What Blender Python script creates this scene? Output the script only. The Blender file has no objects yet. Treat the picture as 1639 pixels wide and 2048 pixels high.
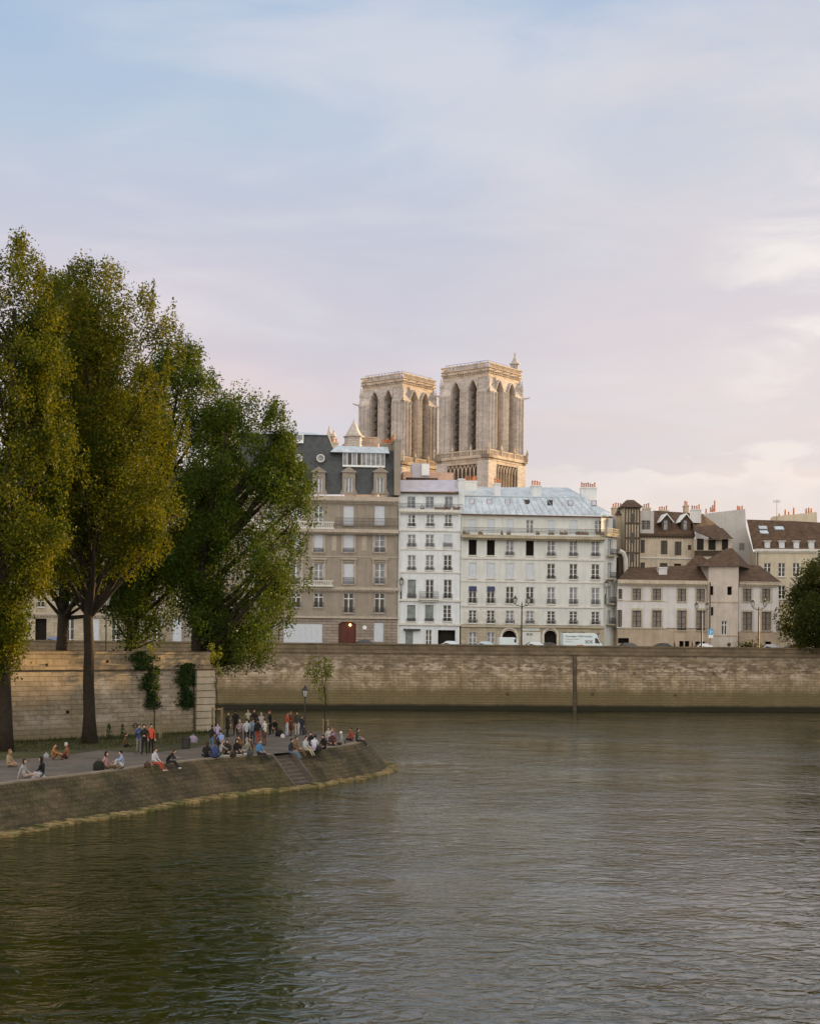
import bpy, math, random
import numpy as np
from mathutils import Vector, Matrix

# ------------------------------------------------------------------ scene, camera, sky, sun
SC = bpy.context.scene
COL = SC.collection
R = math.radians
F = 2900.0; CX = 819.5; YH = 1296.0; HC = 8.5; ROLL = 0.0100
cam_d = bpy.data.cameras.new("camera"); cam = bpy.data.objects.new("camera", cam_d); COL.objects.link(cam)
cam.matrix_world = Matrix.Translation((0, 0, HC)) @ Matrix.Rotation(-ROLL, 4, 'Y') @ Matrix.Rotation(R(90), 4, 'X')
cam_d.sensor_fit = 'VERTICAL'; cam_d.sensor_height = 36.0; cam_d.lens = 36.0 * F / 2048.0
cam_d.shift_y = (YH - 1024.0) / 2048.0
cam_d.clip_start = 0.5; cam_d.clip_end = 6000
SC.camera = cam
SUN_AZ, SUN_EL = R(54), R(8.2)       # azimuth to the right of the view direction (+Y)
sd = bpy.data.lights.new("sun", 'SUN'); sun = bpy.data.objects.new("sun", sd); COL.objects.link(sun)
sdir = Vector((math.sin(SUN_AZ) * math.cos(SUN_EL), math.cos(SUN_AZ) * math.cos(SUN_EL), math.sin(SUN_EL)))
sun.rotation_euler = sdir.to_track_quat('Z', 'Y').to_euler()
sd.energy = 12.0; sd.angle = R(0.8); sd.color = (1.0, 0.66, 0.30)
SC.view_settings.view_transform = 'Standard'; SC.view_settings.look = 'None'
SC.view_settings.exposure = 0.0; SC.view_settings.gamma = 1.0

def build_world():
    w = bpy.data.worlds.new("World"); SC.world = w; w.use_nodes = True
    nt = w.node_tree; N = nt.nodes; L = nt.links; N.clear()
    def nd(t, **k):
        n = N.new(t)
        for a, b in k.items():
            if a == 'i':
                for kk, v in b.items(): n.inputs[kk].default_value = v
            else: setattr(n, a, b)
        return n
    def math_(op, a, b=None, c=None):
        n = nd('ShaderNodeMath', operation=op)
        for i, v in enumerate((a, b, c)):
            if v is None: continue
            if isinstance(v, (int, float)): n.inputs[i].default_value = v
            else: L.new(v, n.inputs[i])
        return n.outputs[0]
    def mix(f, a, b, bt='MIX'):
        n = nd('ShaderNodeMix', data_type='RGBA', blend_type=bt)
        for s, v in ((0, f), (6, a), (7, b)):
            if isinstance(v, (int, float)): n.inputs[s].default_value = v
            elif isinstance(v, tuple): n.inputs[s].default_value = v + (1,) if len(v) == 3 else v
            else: L.new(v, n.inputs[s])
        return n.outputs[2]
    tc = nd('ShaderNodeTexCoord'); sep = nd('ShaderNodeSeparateXYZ'); L.new(tc.outputs['Generated'], sep.inputs[0])
    x, y, z = sep.outputs
    sky = nd('ShaderNodeTexSky', sky_type='NISHITA', sun_disc=False)
    sky.sun_elevation = SUN_EL; sky.sun_rotation = SUN_AZ; sky.altitude = 50; sky.air_density = 1.2; sky.dust_density = 1.5; sky.ozone_density = 1.5
    # cloud deck: elevation tint
    ramp = nd('ShaderNodeValToRGB'); L.new(z, ramp.inputs[0])
    cr = ramp.color_ramp
    stops = [(0.0, (.98, .80, .66)), (0.09, (.94, .79, .71)), (0.17, (.86, .72, .73)), (0.24, (.74, .68, .76)), (0.33, (.53, .63, .78)), (0.43, (.36, .53, .76)), (0.7, (.50, .53, .58)), (1.0, (.54, .55, .58))]
    cr.elements[0].position = stops[0][0]; cr.elements[0].color = stops[0][1] + (1,)
    cr.elements[1].position = 1.0; cr.elements[1].color = stops[-1][1] + (1,)
    for p, c in stops[1:-1]:
        e = cr.elements.new(p); e.color = c + (1,)
    # cloud sheet coordinates (flat layer seen in perspective)
    zz = math_('ADD', math_('MAXIMUM', z, 0.0), 0.10)
    px = math_('DIVIDE', x, zz); py = math_('DIVIDE', y, zz)
    cmb = nd('ShaderNodeCombineXYZ'); L.new(px, cmb.inputs[0]); L.new(py, cmb.inputs[1])
    mp = nd('ShaderNodeMapping'); mp.inputs['Rotation'].default_value = (0, 0, R(28)); mp.inputs['Scale'].default_value = (0.8, 1.0, 1); L.new(cmb.outputs[0], mp.inputs[0])
    n1 = nd('ShaderNodeTexNoise', i={'Scale': 1.9, 'Detail': 8, 'Roughness': .53, 'Distortion': .5}); L.new(mp.outputs[0], n1.inputs['Vector'])
    n2 = nd('ShaderNodeTexNoise', i={'Scale': 0.95, 'Detail': 6, 'Roughness': .5}); L.new(mp.outputs[0], n2.inputs['Vector'])
    s1 = nd('ShaderNodeMapRange', interpolation_type='SMOOTHSTEP', i={'From Min': .40, 'From Max': .66}); L.new(n1.outputs[0], s1.inputs[0])
    s2 = nd('ShaderNodeMapRange', interpolation_type='SMOOTHSTEP', i={'From Min': .35, 'From Max': .65}); L.new(n2.outputs[0], s2.inputs[0])
    # bright side towards the sunset
    dotn = nd('ShaderNodeVectorMath', operation='DOT_PRODUCT'); L.new(tc.outputs['Generated'], dotn.inputs[0])
    g = Vector((math.sin(R(17.0)) * math.cos(R(13.0)), math.cos(R(17.0)) * math.cos(R(13.0)), math.sin(R(13.0))))
    dotn.inputs[1].default_value = g
    glow = nd('ShaderNodeMapRange', interpolation_type='SMOOTHSTEP', i={'From Min': .955, 'From Max': 1.0}); L.new(dotn.outputs['Value'], glow.inputs[0])
    glow2 = nd('ShaderNodeMapRange', interpolation_type='SMOOTHERSTEP', i={'From Min': .9925, 'From Max': 1.001}); L.new(dotn.outputs['Value'], glow2.inputs[0])
    mp3 = nd('ShaderNodeMapping'); mp3.inputs['Rotation'].default_value = (0, R(-14), 0); mp3.inputs['Scale'].default_value = (10, 10, 30); L.new(tc.outputs['Generated'], mp3.inputs[0])
    n4 = nd('ShaderNodeTexNoise', i={'Scale': 1.0, 'Detail': 6, 'Roughness': .55, 'Distortion': .4}); L.new(mp3.outputs[0], n4.inputs['Vector'])
    s4 = nd('ShaderNodeMapRange', interpolation_type='SMOOTHSTEP', i={'From Min': .42, 'From Max': .66}); L.new(n4.outputs[0], s4.inputs[0])
    base = ramp.outputs[0]
    lit = mix(math_('MULTIPLY', s1.outputs[0], .55), base, (.88, .83, .85))
    dk = mix(math_('MULTIPLY', s2.outputs[0], .36), lit, (.46, .53, .68))
    dk = mix(math_('MULTIPLY', math_('MULTIPLY', s4.outputs[0], glow.outputs[0]), .35), dk, (.74, .67, .71))
    pink = mix(math_('MULTIPLY', glow.outputs[0], .34), dk, (.92, .80, .76))
    hot = mix(math_('MULTIPLY', math_('MULTIPLY', glow2.outputs[0], .6), s4.outputs[0]), pink, (1.15, 1.08, 1.0))
    # low cumulus bank near the horizon
    mp2 = nd('ShaderNodeMapping'); mp2.inputs['Scale'].default_value = (9, 9, 22); L.new(tc.outputs['Generated'], mp2.inputs[0])
    n3 = nd('ShaderNodeTexNoise', i={'Scale': 1.6, 'Detail': 6, 'Roughness': .55}); L.new(mp2.outputs[0], n3.inputs['Vector'])
    top = math_('ADD', math_('MULTIPLY', n3.outputs[0], .10), .072)
    inside = nd('ShaderNodeMapRange', interpolation_type='SMOOTHSTEP', i={'From Min': -.006, 'From Max': .003}); L.new(math_('SUBTRACT', top, z), inside.inputs[0])
    edge = nd('ShaderNodeMapRange', interpolation_type='SMOOTHSTEP', i={'From Min': .0, 'From Max': .03, 'To Min': 1.0, 'To Max': 0.0}); L.new(math_('SUBTRACT', top, z), edge.inputs[0])
    cum = mix(edge.outputs[0], (.86, .76, .74), (.97, .87, .83))
    side = nd('ShaderNodeMapRange', interpolation_type='SMOOTHSTEP', i={'From Min': .03, 'From Max': .2}); L.new(x, side.inputs[0])
    fin = mix(math_('MULTIPLY', math_('MULTIPLY', inside.outputs[0], side.outputs[0]), .8), hot, cum)
    # sky behind the viewer brightened and warmed as added fill for the facades
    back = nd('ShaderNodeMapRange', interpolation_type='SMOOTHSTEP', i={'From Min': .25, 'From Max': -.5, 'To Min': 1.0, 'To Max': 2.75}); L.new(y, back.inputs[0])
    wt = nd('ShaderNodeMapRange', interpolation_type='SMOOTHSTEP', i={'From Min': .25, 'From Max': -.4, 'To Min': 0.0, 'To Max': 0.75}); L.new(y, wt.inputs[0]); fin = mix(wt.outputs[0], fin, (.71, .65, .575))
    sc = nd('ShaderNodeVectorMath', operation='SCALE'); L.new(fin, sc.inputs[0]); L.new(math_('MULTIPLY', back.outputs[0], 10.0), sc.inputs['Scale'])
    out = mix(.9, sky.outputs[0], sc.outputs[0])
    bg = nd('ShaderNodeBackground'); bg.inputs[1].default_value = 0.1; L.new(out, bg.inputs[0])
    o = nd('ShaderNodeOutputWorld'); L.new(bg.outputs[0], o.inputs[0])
build_world()

# ------------------------------------------------------------------ helpers
rnd = random.Random(7); RG = np.random.default_rng(11)
def ray(x, y):
    u = (x - CX) / F; v = (YH - y) / F; c, s = math.cos(ROLL), math.sin(ROLL)
    return (u * c - v * s, 1.0, u * s + v * c)
def P(x, y, D):
    d = ray(x, y); return Vector((d[0] * D, D, HC + d[2] * D))
def PZ(x, y, z):
    d = ray(x, y); t = (z - HC) / d[2]; return Vector((d[0] * t, t, z))
def tag(o, label=None, cat=None, group=None, kind=None):
    if label: o['label'] = label
    if cat: o['category'] = cat
    if group: o['group'] = group
    if kind: o['kind'] = kind
    return o
def empty(name, loc, rz=0, label=None, cat=None, group=None):
    o = bpy.data.objects.new(name, None); COL.objects.link(o); o.location = loc; o.rotation_euler = (0, 0, rz)
    o.empty_display_size = .3
    return tag(o, label, cat, group)

class MB:
    def __init__(s): s.v = []; s.f = []; s.m = []; s.mi = 0
    def add(s, vs, fs):
        b = len(s.v); s.v += [tuple(p) for p in vs]; s.f += [tuple(b + i for i in q) for q in fs]; s.m += [s.mi] * len(fs); return s
    def box(s, x0, x1, y0, y1, z0, z1):
        return s.add([(x0, y0, z0), (x1, y0, z0), (x1, y1, z0), (x0, y1, z0), (x0, y0, z1), (x1, y0, z1), (x1, y1, z1), (x0, y1, z1)],
                     [(0, 3, 2, 1), (4, 5, 6, 7), (0, 1, 5, 4), (1, 2, 6, 5), (2, 3, 7, 6), (3, 0, 4, 7)])
    def hexa(s, b, t):
        return s.add(list(b) + list(t), [(0, 3, 2, 1), (4, 5, 6, 7), (0, 1, 5, 4), (1, 2, 6, 5), (2, 3, 7, 6), (3, 0, 4, 7)])
    def prism(s, pts, n0, n1):        # pts in (u,z), extruded along n (local Y)
        k = len(pts)
        v = [(p[0], n0, p[1]) for p in pts] + [(p[0], n1, p[1]) for p in pts]
        return s.add(v, [tuple(range(k)), tuple(range(2 * k - 1, k - 1, -1))] + [(i, i + k, (i + 1) % k + k, (i + 1) % k) for i in range(k)])
    def tube(s, pts, rad, seg=8, cap=True):
        pts = [Vector(p) for p in pts]; n = len(pts)
        if isinstance(rad, (int, float)): rad = [rad] * n
        b = len(s.v); fs = []
        for i, p in enumerate(pts):
            d = (pts[min(i + 1, n - 1)] - pts[max(i - 1, 0)]).normalized()
            a = d.cross(Vector((0, 1, 0)) if abs(d.y) < .9 else Vector((1, 0, 0))).normalized(); c = d.cross(a)
            for k in range(seg):
                t = 2 * math.pi * k / seg; q = p + (a * math.cos(t) + c * math.sin(t)) * rad[i]; s.v.append(tuple(q))
        for i in range(n - 1):
            for k in range(seg):
                fs.append((b + i * seg + k, b + i * seg + (k + 1) % seg, b + (i + 1) * seg + (k + 1) % seg, b + (i + 1) * seg + k))
        if cap: fs += [tuple(b + k for k in range(seg))[::-1], tuple(b + (n - 1) * seg + k for k in range(seg))]
        s.f += fs; s.m += [s.mi] * len(fs); return s
    def lathe(s, prof, seg=12, c=(0, 0, 0), rot=0.0):       # prof (r,z)
        b = len(s.v); n = len(prof); fs = []
        for r, z in prof:
            for k in range(seg):
                t = rot + 2 * math.pi * k / seg; s.v.append((c[0] + r * math.cos(t), c[1] + r * math.sin(t), c[2] + z))
        for i in range(n - 1):
            for k in range(seg): fs.append((b + i * seg + k, b + i * seg + (k + 1) % seg, b + (i + 1) * seg + (k + 1) % seg, b + (i + 1) * seg + k))
        fs += [tuple(b + k for k in range(seg))[::-1], tuple(b + (n - 1) * seg + k for k in range(seg))]
        s.f += fs; s.m += [s.mi] * len(fs); return s
    def build(s, name, mats, parent=None, smooth=False, fix=True):
        me = bpy.data.meshes.new(name); me.from_pydata(s.v, [], s.f)
        if not isinstance(mats, (list, tuple)): mats = [mats]
        for m in mats: me.materials.append(m)
        me.polygons.foreach_set('material_index', s.m)
        if fix:
            import bmesh
            bm = bmesh.new(); bm.from_mesh(me); bmesh.ops.recalc_face_normals(bm, faces=bm.faces); bm.to_mesh(me); bm.free()
        if smooth: me.polygons.foreach_set('use_smooth', [True] * len(me.polygons))
        me.update()
        o = bpy.data.objects.new(name, me); COL.objects.link(o); o.parent = parent
        return o

# ------------------------------------------------------------------ materials
def lin(c): return tuple(((v / 255 + .055) / 1.055) ** 2.4 if v > 10 else v / 255 / 12.92 for v in c)
def mat(name, col, rough=.8, var=.12, vs=1.2, bump=0, bs=15, brick=None, streak=0, metal=0, spec=.4, zbands=None, var2=None, patch=()):
    m = bpy.data.materials.new(name); m.use_nodes = True; nt = m.node_tree; N = nt.nodes; L = nt.links
    b = N['Principled BSDF']; b.inputs['Roughness'].default_value = rough; b.inputs['Metallic'].default_value = metal
    b.inputs['Specular IOR Level'].default_value = spec
    tc = N.new('ShaderNodeTexCoord'); co = tc.outputs['Object']
    def noise(scale, detail=4, vec=co, rough_=.6):
        n = N.new('ShaderNodeTexNoise'); n.inputs['Scale'].default_value = scale; n.inputs['Detail'].default_value = detail; n.inputs['Roughness'].default_value = rough_
        L.new(vec, n.inputs['Vector']); return n.outputs[0]
    def rng(v, a, bb, c, d):
        n = N.new('ShaderNodeMapRange'); n.interpolation_type = 'SMOOTHSTEP'
        for i, q in enumerate((a, bb, c, d)): n.inputs[i + 1].default_value = q
        L.new(v, n.inputs[0]); return n.outputs[0]
    def mul(c, f):
        n = N.new('ShaderNodeVectorMath'); n.operation = 'SCALE'; L.new(c, n.inputs[0]); L.new(f, n.inputs['Scale']); return n.outputs[0]
    def mixc(f, a, c2):
        n = N.new('ShaderNodeMix'); n.data_type = 'RGBA'; L.new(f, n.inputs[0])
        for s, v in ((6, a), (7, c2)):
            if isinstance(v, tuple): n.inputs[s].default_value = v + (1,)
            else: L.new(v, n.inputs[s])
        return n.outputs[2]
    rgb = N.new('ShaderNodeRGB'); rgb.outputs[0].default_value = tuple(col) + (1,); c = rgb.outputs[0]
    if var2: c = mixc(rng(noise(var2[1], 5), .42, .62, 0, 1), c, var2[0])
    if var: c = mul(c, rng(noise(vs, 5), .3, .7, 1 - var, 1 + var))
    if var: c = mul(c, rng(noise(vs * 9, 3), .3, .7, 1 - var * .6, 1 + var * .6))
    if streak:
        mp = N.new('ShaderNodeMapping'); mp.inputs['Scale'].default_value = (2.2, 2.2, .16); L.new(co, mp.inputs[0])
        c = mul(c, rng(noise(1.0, 5, mp.outputs[0]), .42, .75, 1.0, 1 - streak))
    hgt = None
    if brick:
        w, h, dk = brick[:3]
        sp = N.new('ShaderNodeSeparateXYZ'); L.new(co, sp.inputs[0])
        ad = N.new('ShaderNodeMath'); ad.operation = 'ADD'; L.new(sp.outputs[0], ad.inputs[0]); L.new(sp.outputs[1], ad.inputs[1])
        cb = N.new('ShaderNodeCombineXYZ'); L.new(ad.outputs[0], cb.inputs[0]); L.new(sp.outputs[2], cb.inputs[1])
        bt = N.new('ShaderNodeTexBrick'); L.new(cb.outputs[0], bt.inputs[0])
        bt.inputs['Scale'].default_value = 1; bt.inputs['Brick Width'].default_value = w; bt.inputs['Row Height'].default_value = h
        bt.inputs['Mortar Size'].default_value = h * (brick[3] if len(brick) > 3 else .06); bt.inputs['Mortar Smooth'].default_value = .3
        bt.inputs['Color1'].default_value = (1, 1, 1, 1); bt.inputs['Color2'].default_value = (.72, .72, .72, 1); bt.inputs['Mortar'].default_value = (dk, dk, dk, 1)
        bt.inputs['Bias'].default_value = -.25
        mm = N.new('ShaderNodeMix'); mm.data_type = 'RGBA'; mm.blend_type = 'MULTIPLY'; mm.inputs[0].default_value = 1; L.new(c, mm.inputs[6]); L.new(bt.outputs[0], mm.inputs[7]); c = mm.outputs[2]
        hgt = bt.outputs['Fac']
    for pc_, sx_, sz_, lo, hi, za, zb_, am in patch:      # (colour, scale along, scale up, noise range, height range, amount)
        mp = N.new('ShaderNodeMapping'); mp.inputs['Scale'].default_value = (sx_, sx_, sz_); L.new(co, mp.inputs[0])
        f = rng(noise(1.0, 6, mp.outputs[0], .68), lo, hi, 0, am); sp3 = N.new('ShaderNodeSeparateXYZ'); L.new(co, sp3.inputs[0])
        g1 = rng(sp3.outputs[2], za, za + .8, 0, 1); g2 = rng(sp3.outputs[2], zb_ - .8, zb_, 1, 0)
        for g_ in (g1, g2):
            q_ = N.new('ShaderNodeMath'); q_.operation = 'MULTIPLY'; L.new(f, q_.inputs[0]); L.new(g_, q_.inputs[1]); f = q_.outputs[0]
        c = mixc(f, c, pc_)
    if zbands:     # list of (z0,z1,colour,amount): colour bands by height with their own ragged edge
        sp2 = N.new('ShaderNodeSeparateXYZ'); L.new(co, sp2.inputs[0])
        nz = noise(.35, 5); nz2 = noise(2.5, 4)
        for z0, z1, sc_, am, wob in zbands:
            a1 = N.new('ShaderNodeMath'); a1.operation = 'MULTIPLY_ADD'; L.new(nz, a1.inputs[0]); a1.inputs[1].default_value = wob; L.new(sp2.outputs[2], a1.inputs[2])
            a2 = N.new('ShaderNodeMath'); a2.operation = 'MULTIPLY_ADD'; L.new(nz2, a2.inputs[0]); a2.inputs[1].default_value = wob * .4; L.new(a1.outputs[0], a2.inputs[2])
            f = rng(a2.outputs[0], z0, z1, am, 0) if z1 > z0 else rng(a2.outputs[0], z1, z0, 0, am)
            c = mixc(f, c, sc_)
    L.new(c, b.inputs['Base Color'])
    if bump:
        bn = N.new('ShaderNodeBump'); bn.inputs['Strength'].default_value = 1; bn.inputs['Distance'].default_value = bump
        hh = noise(bs, 6)
        if hgt is not None:
            s_ = N.new('ShaderNodeMath'); s_.operation = 'SUBTRACT'; L.new(hh, s_.inputs[0]); L.new(hgt, s_.inputs[1]); hh = s_.outputs[0]
        L.new(hh, bn.inputs['Height']); L.new(bn.outputs[0], b.inputs['Normal'])
    return m
def leafmat(name, c1, c2, trans=.35):
    m = bpy.data.materials.new(name); m.use_nodes = True; nt = m.node_tree; N = nt.nodes; L = nt.links; N.clear()
    tc = N.new('ShaderNodeTexCoord'); n = N.new('ShaderNodeTexNoise'); n.inputs['Scale'].default_value = .55; n.inputs['Detail'].default_value = 6; L.new(tc.outputs['Object'], n.inputs['Vector'])
    n.inputs['Roughness'].default_value = .7
    mr = N.new('ShaderNodeMapRange'); mr.inputs[1].default_value = .35; mr.inputs[2].default_value = .65; L.new(n.outputs[0], mr.inputs[0])
    mx = N.new('ShaderNodeMix'); mx.data_type = 'RGBA'; L.new(mr.outputs[0], mx.inputs[0]); mx.inputs[6].default_value = c1 + (1,); mx.inputs[7].default_value = c2 + (1,)
    d = N.new('ShaderNodeBsdfPrincipled'); d.inputs['Roughness'].default_value = .6; d.inputs['Specular IOR Level'].default_value = .15; L.new(mx.outputs[2], d.inputs['Base Color'])
    t = N.new('ShaderNodeBsdfTranslucent')
    g = N.new('ShaderNodeMix'); g.data_type = 'RGBA'; g.blend_type = 'MULTIPLY'; g.inputs[0].default_value = 1; L.new(mx.outputs[2], g.inputs[6]); g.inputs[7].default_value = (2.1, 1.7, .5, 1); L.new(g.outputs[2], t.inputs[0])
    s = N.new('ShaderNodeMixShader'); s.inputs[0].default_value = trans; L.new(d.outputs[0], s.inputs[1]); L.new(t.outputs[0], s.inputs[2])
    o = N.new('ShaderNodeOutputMaterial'); L.new(s.outputs[0], o.inputs[0]); return m
_cc = {}
def cloth(col):
    k = tuple(col)
    if k not in _cc: _cc[k] = mat('cloth', tuple(v * .55 + .06 * sum(lin(col)) * w for v, w in zip(lin(col), (.9, .8, .6))), .95, .22, 7, .02, 14)
    return _cc[k]

M = {}
M['b1'] = mat('warm_limestone', (.28, .24, .19), .9, .10, .8, .012, 6, streak=.22)
M['b1rust'] = mat('rusticated_limestone', (.31, .255, .20), .9, .10, .8, .02, 6, brick=(1.6, .42, .45, .10), streak=.15)
M['b2'] = mat('white_render', (.63, .65, .65), .9, .06, .7, .006, 8, streak=.14)
M['b3'] = mat('cream_render', (.58, .585, .54), .9, .06, .6, .006, 8, streak=.14)
M['b3base'] = mat('beige_base', (.43, .37, .26), .9, .10, .6, .01, 8, brick=(1.3, .45, .72), streak=.18)
M['b5'] = mat('bluish_white_render', (.58, .555, .53), .9, .06, .5, .006, 8, streak=.12)
M['b5base'] = mat('buff_base', (.42, .335, .24), .9, .12, .5, .01, 8, streak=.2)
M['b5tower'] = mat('buff_render', (.50, .435, .37), .9, .10, .5, .01, 8, streak=.12)
M['b4'] = mat('yellowed_plaster', (.47, .40, .30), .9, .12, .4, .01, 8, streak=.22)
M['gable'] = mat('grey_gable_render', (.45, .43, .40), .9, .08, .3, .006, 5, streak=.14)
M['b6'] = mat('ochre_cream_render', (.52, .45, .33), .9, .08, .5, .006, 8, streak=.14)
M['trim'] = mat('stone_trim', (.40, .34, .27), .9, .12, 2, .008, 12)
M['trimw'] = mat('pale_trim', (.58, .56, .50), .9, .10, 2, .006, 12)
M['sash'] = mat('white_paint_wood', (.72, .74, .72), .5, .05, 5)
M['green'] = mat('green_paint', (.16, .24, .19), .5, .1, 5)
M['glass'] = mat('dark_window_glass', (.035, .028, .018), .12, .3, 2, spec=.35)
M['curtain'] = mat('curtained_window_glass', (.20, .20, .21), .25, .35, 1.7, spec=.4)
M['brownpane'] = mat('taupe_shutters', (.20, .175, .15), .6, .2, 3)
M['void'] = mat('dark_interior', (.014, .010, .006), .9, .2, 2)
M['blind'] = mat('closed_white_shutter', (.52, .55, .58), .6, .06, 3, .006, 3)
M['iron'] = mat('black_iron', (.030, .026, .024), .6, .2, 6)
M['slate'] = mat('dark_slate', (.055, .06, .062), .55, .25, 1.5, .01, 10, brick=(.35, .22, .6))
M['zinc'] = mat('zinc_roof', (.44, .50, .545), .5, .14, .7, .006, 3, spec=.4, streak=.3)
M['zincp'] = mat('violet_zinc_roof', (.42, .41, .47), .45, .10, .9, .003, 4)
M['zincseam'] = mat('zinc_seam', (.38, .43, .46), .5, .1, 3)
M['tile'] = mat('brown_tile', (.105, .062, .036), .85, .3, 1.4, .03, 6, brick=(.3, .28, .55))
M['pot'] = mat('terracotta', (.42, .15, .06), .8, .2, 5)
M['timber'] = mat('dark_timber', (.07, .045, .025), .8, .2, 4)
M['red'] = mat('red_brown_door', (.085, .018, .008), .6, .15, 3)
M['navy'] = mat('navy_awning', (.035, .04, .10), .8, .1, 4)
M['nd'] = mat('cathedral_stone', (.51, .45, .40), .92, .14, .22, .06, 1.6, brick=(1.3, .5, .85), streak=.15)
M['ndtrim'] = mat('cathedral_cornice_stone', (.44, .355, .275), .92, .22, .6, .05, 3)
M['quay'] = mat('quay_stone', (.375, .29, .18), .92, .24, .22, .05, 3, brick=(1.1, .36, .62, .12), streak=.35, var2=((.30, .225, .135), .30),
                zbands=[(3.4, 4.6, (.125, .095, .04), .85, 1.6), (.75, 1.3, (.018, .016, .007), 1.0, .4), (8.3, 6.9, (.20, .155, .10), .55, 2.0)], patch=[((.54, .44, .33), .30, .9, .48, .58, 4.2, 8.0, .8), ((.11, .075, .045), .7, 2.0, .47, .55, 4.8, 8.6, .9), ((.46, .36, .25), .35, 1.0, .54, .64, 2.8, 6, .6), ((.17, .115, .06), .5, .35, .50, .60, 1.5, 6.4, .65), ((.40, .34, .22), .6, 3.0, .60, .68, .8, 3.2, .4)])
M['quaytop'] = mat('dark_parapet_stone', (.155, .115, .068), .92, .22, .5, .02, 4, brick=(1.8, .55, .55))
M['terr'] = mat('terrace_stone', (.34, .275, .195), .92, .16, .3, .03, 3, brick=(1.0, .33, .66, .08), streak=.2, var2=((.25, .20, .13), .3), zbands=[(1.0, 2.6, (.16, .13, .05), .55, 1.6)], patch=[((.48, .42, .34), .25, .5, .50, .64, .5, 5.2, .6), ((.16, .12, .06), .6, .9, .55, .66, .3, 5, .5)])
M['terrtop'] = mat('terrace_parapet_stone', (.26, .20, .125), .92, .2, .7, .02, 4, brick=(1.4, .5, .6))
M['quoin'] = mat('quoin_stone', (.42, .35, .25), .92, .14, .8, .02, 5)
M['bank'] = mat('mossy_cobble_bank', (.088, .064, .030), .95, .4, .6, .06, 3.0, brick=(.34, .22, .72, .14), var2=((.06, .05, .018), .5), patch=[((.15, .105, .06), .3, 1.2, .55, .68, -.9, 3, .6)], zbands=[(.1, .9, (.035, .03, .012), .8, .7)])
M['edge'] = mat('edging_stone', (.22, .17, .12), .9, .2, 1.2, .02, 6)
M['ledge'] = mat('algae_ledge', (.24, .17, .07), .9, .4, 1.6, .04, 5, var2=((.09, .085, .02), 1.1))
M['cobble'] = mat('promenade_cobbles', (.115, .092, .073), .9, .25, .5, .03, 9, var2=((.11, .095, .075), .6))
M['grass'] = mat('worn_grass_earth', (.055, .045, .014), .95, .35, .7, .06, 8, var2=((.05, .055, .014), .9))
M['road'] = mat('asphalt', (.06, .058, .055), .9, .15, .6, .01, 30)
M['bark'] = mat('dark_bark', (.026, .018, .010), .95, .3, 2.5, .05, 8, streak=.3)
M['leaf'] = leafmat('poplar_leaves', (.024, .046, .003), (.086, .092, .004), .40)
M['leaf2'] = leafmat('plane_leaves', (.020, .046, .004), (.056, .084, .006), .32)
M['leafd'] = leafmat('dark_leaves', (.026, .034, .006), (.048, .058, .009), .3)
M['ivy'] = leafmat('ivy_leaves', (.018, .04, .01), (.035, .06, .014), .25)
M['young'] = leafmat('young_leaves', (.11, .14, .02), (.16, .18, .03), .4)
M['flower'] = mat('potted_plants', (.16, .10, .06), .9, .5, 6)
M['post'] = mat('lamp_iron', (.040, .036, .026), .5, .2, 4)
M['lglass'] = mat('lantern_glass', (.55, .55, .50), .3, .1, 4)
M['skin'] = mat('skin', (.48, .27, .17), .6, .05, 8)
M['tyre'] = mat('tyre_rubber', (.02, .02, .02), .9, .1, 5)
M['rim'] = mat('wheel_rim', (.4, .4, .4), .35, .1, 5, metal=.8)
M['lamp'] = mat('lamp_lens', (.7, .7, .65), .2, .05, 5)
M['vanw'] = mat('van_white_paint', (.62, .70, .70), .35, .03, 2, spec=.5)
M['white'] = mat('sign_white', (.75, .76, .76), .5, .04, 4)
M['blue'] = mat('sign_blue', (.05, .33, .62), .5, .04, 4)
M['ink'] = mat('dark_lettering', (.06, .08, .10), .6, .05, 4)
M['orange'] = mat('orange_decal', (.55, .20, .06), .6, .1, 4)
M['stake'] = mat('stake_wood', (.25, .19, .10), .9, .15, 4)
M['graf'] = mat('pale_blue_paint', (.30, .32, .27), .9, .25, 2)
def emis(name, c, s):
    m = bpy.data.materials.new(name); m.use_nodes = True; b = m.node_tree.nodes['Principled BSDF']
    b.inputs['Base Color'].default_value = c + (1,); b.inputs['Emission Color'].default_value = c + (1,); b.inputs['Emission Strength'].default_value = s; return m
M['bulb'] = emis('warm_lamp', (1.0, .62, .18), 9)

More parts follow.
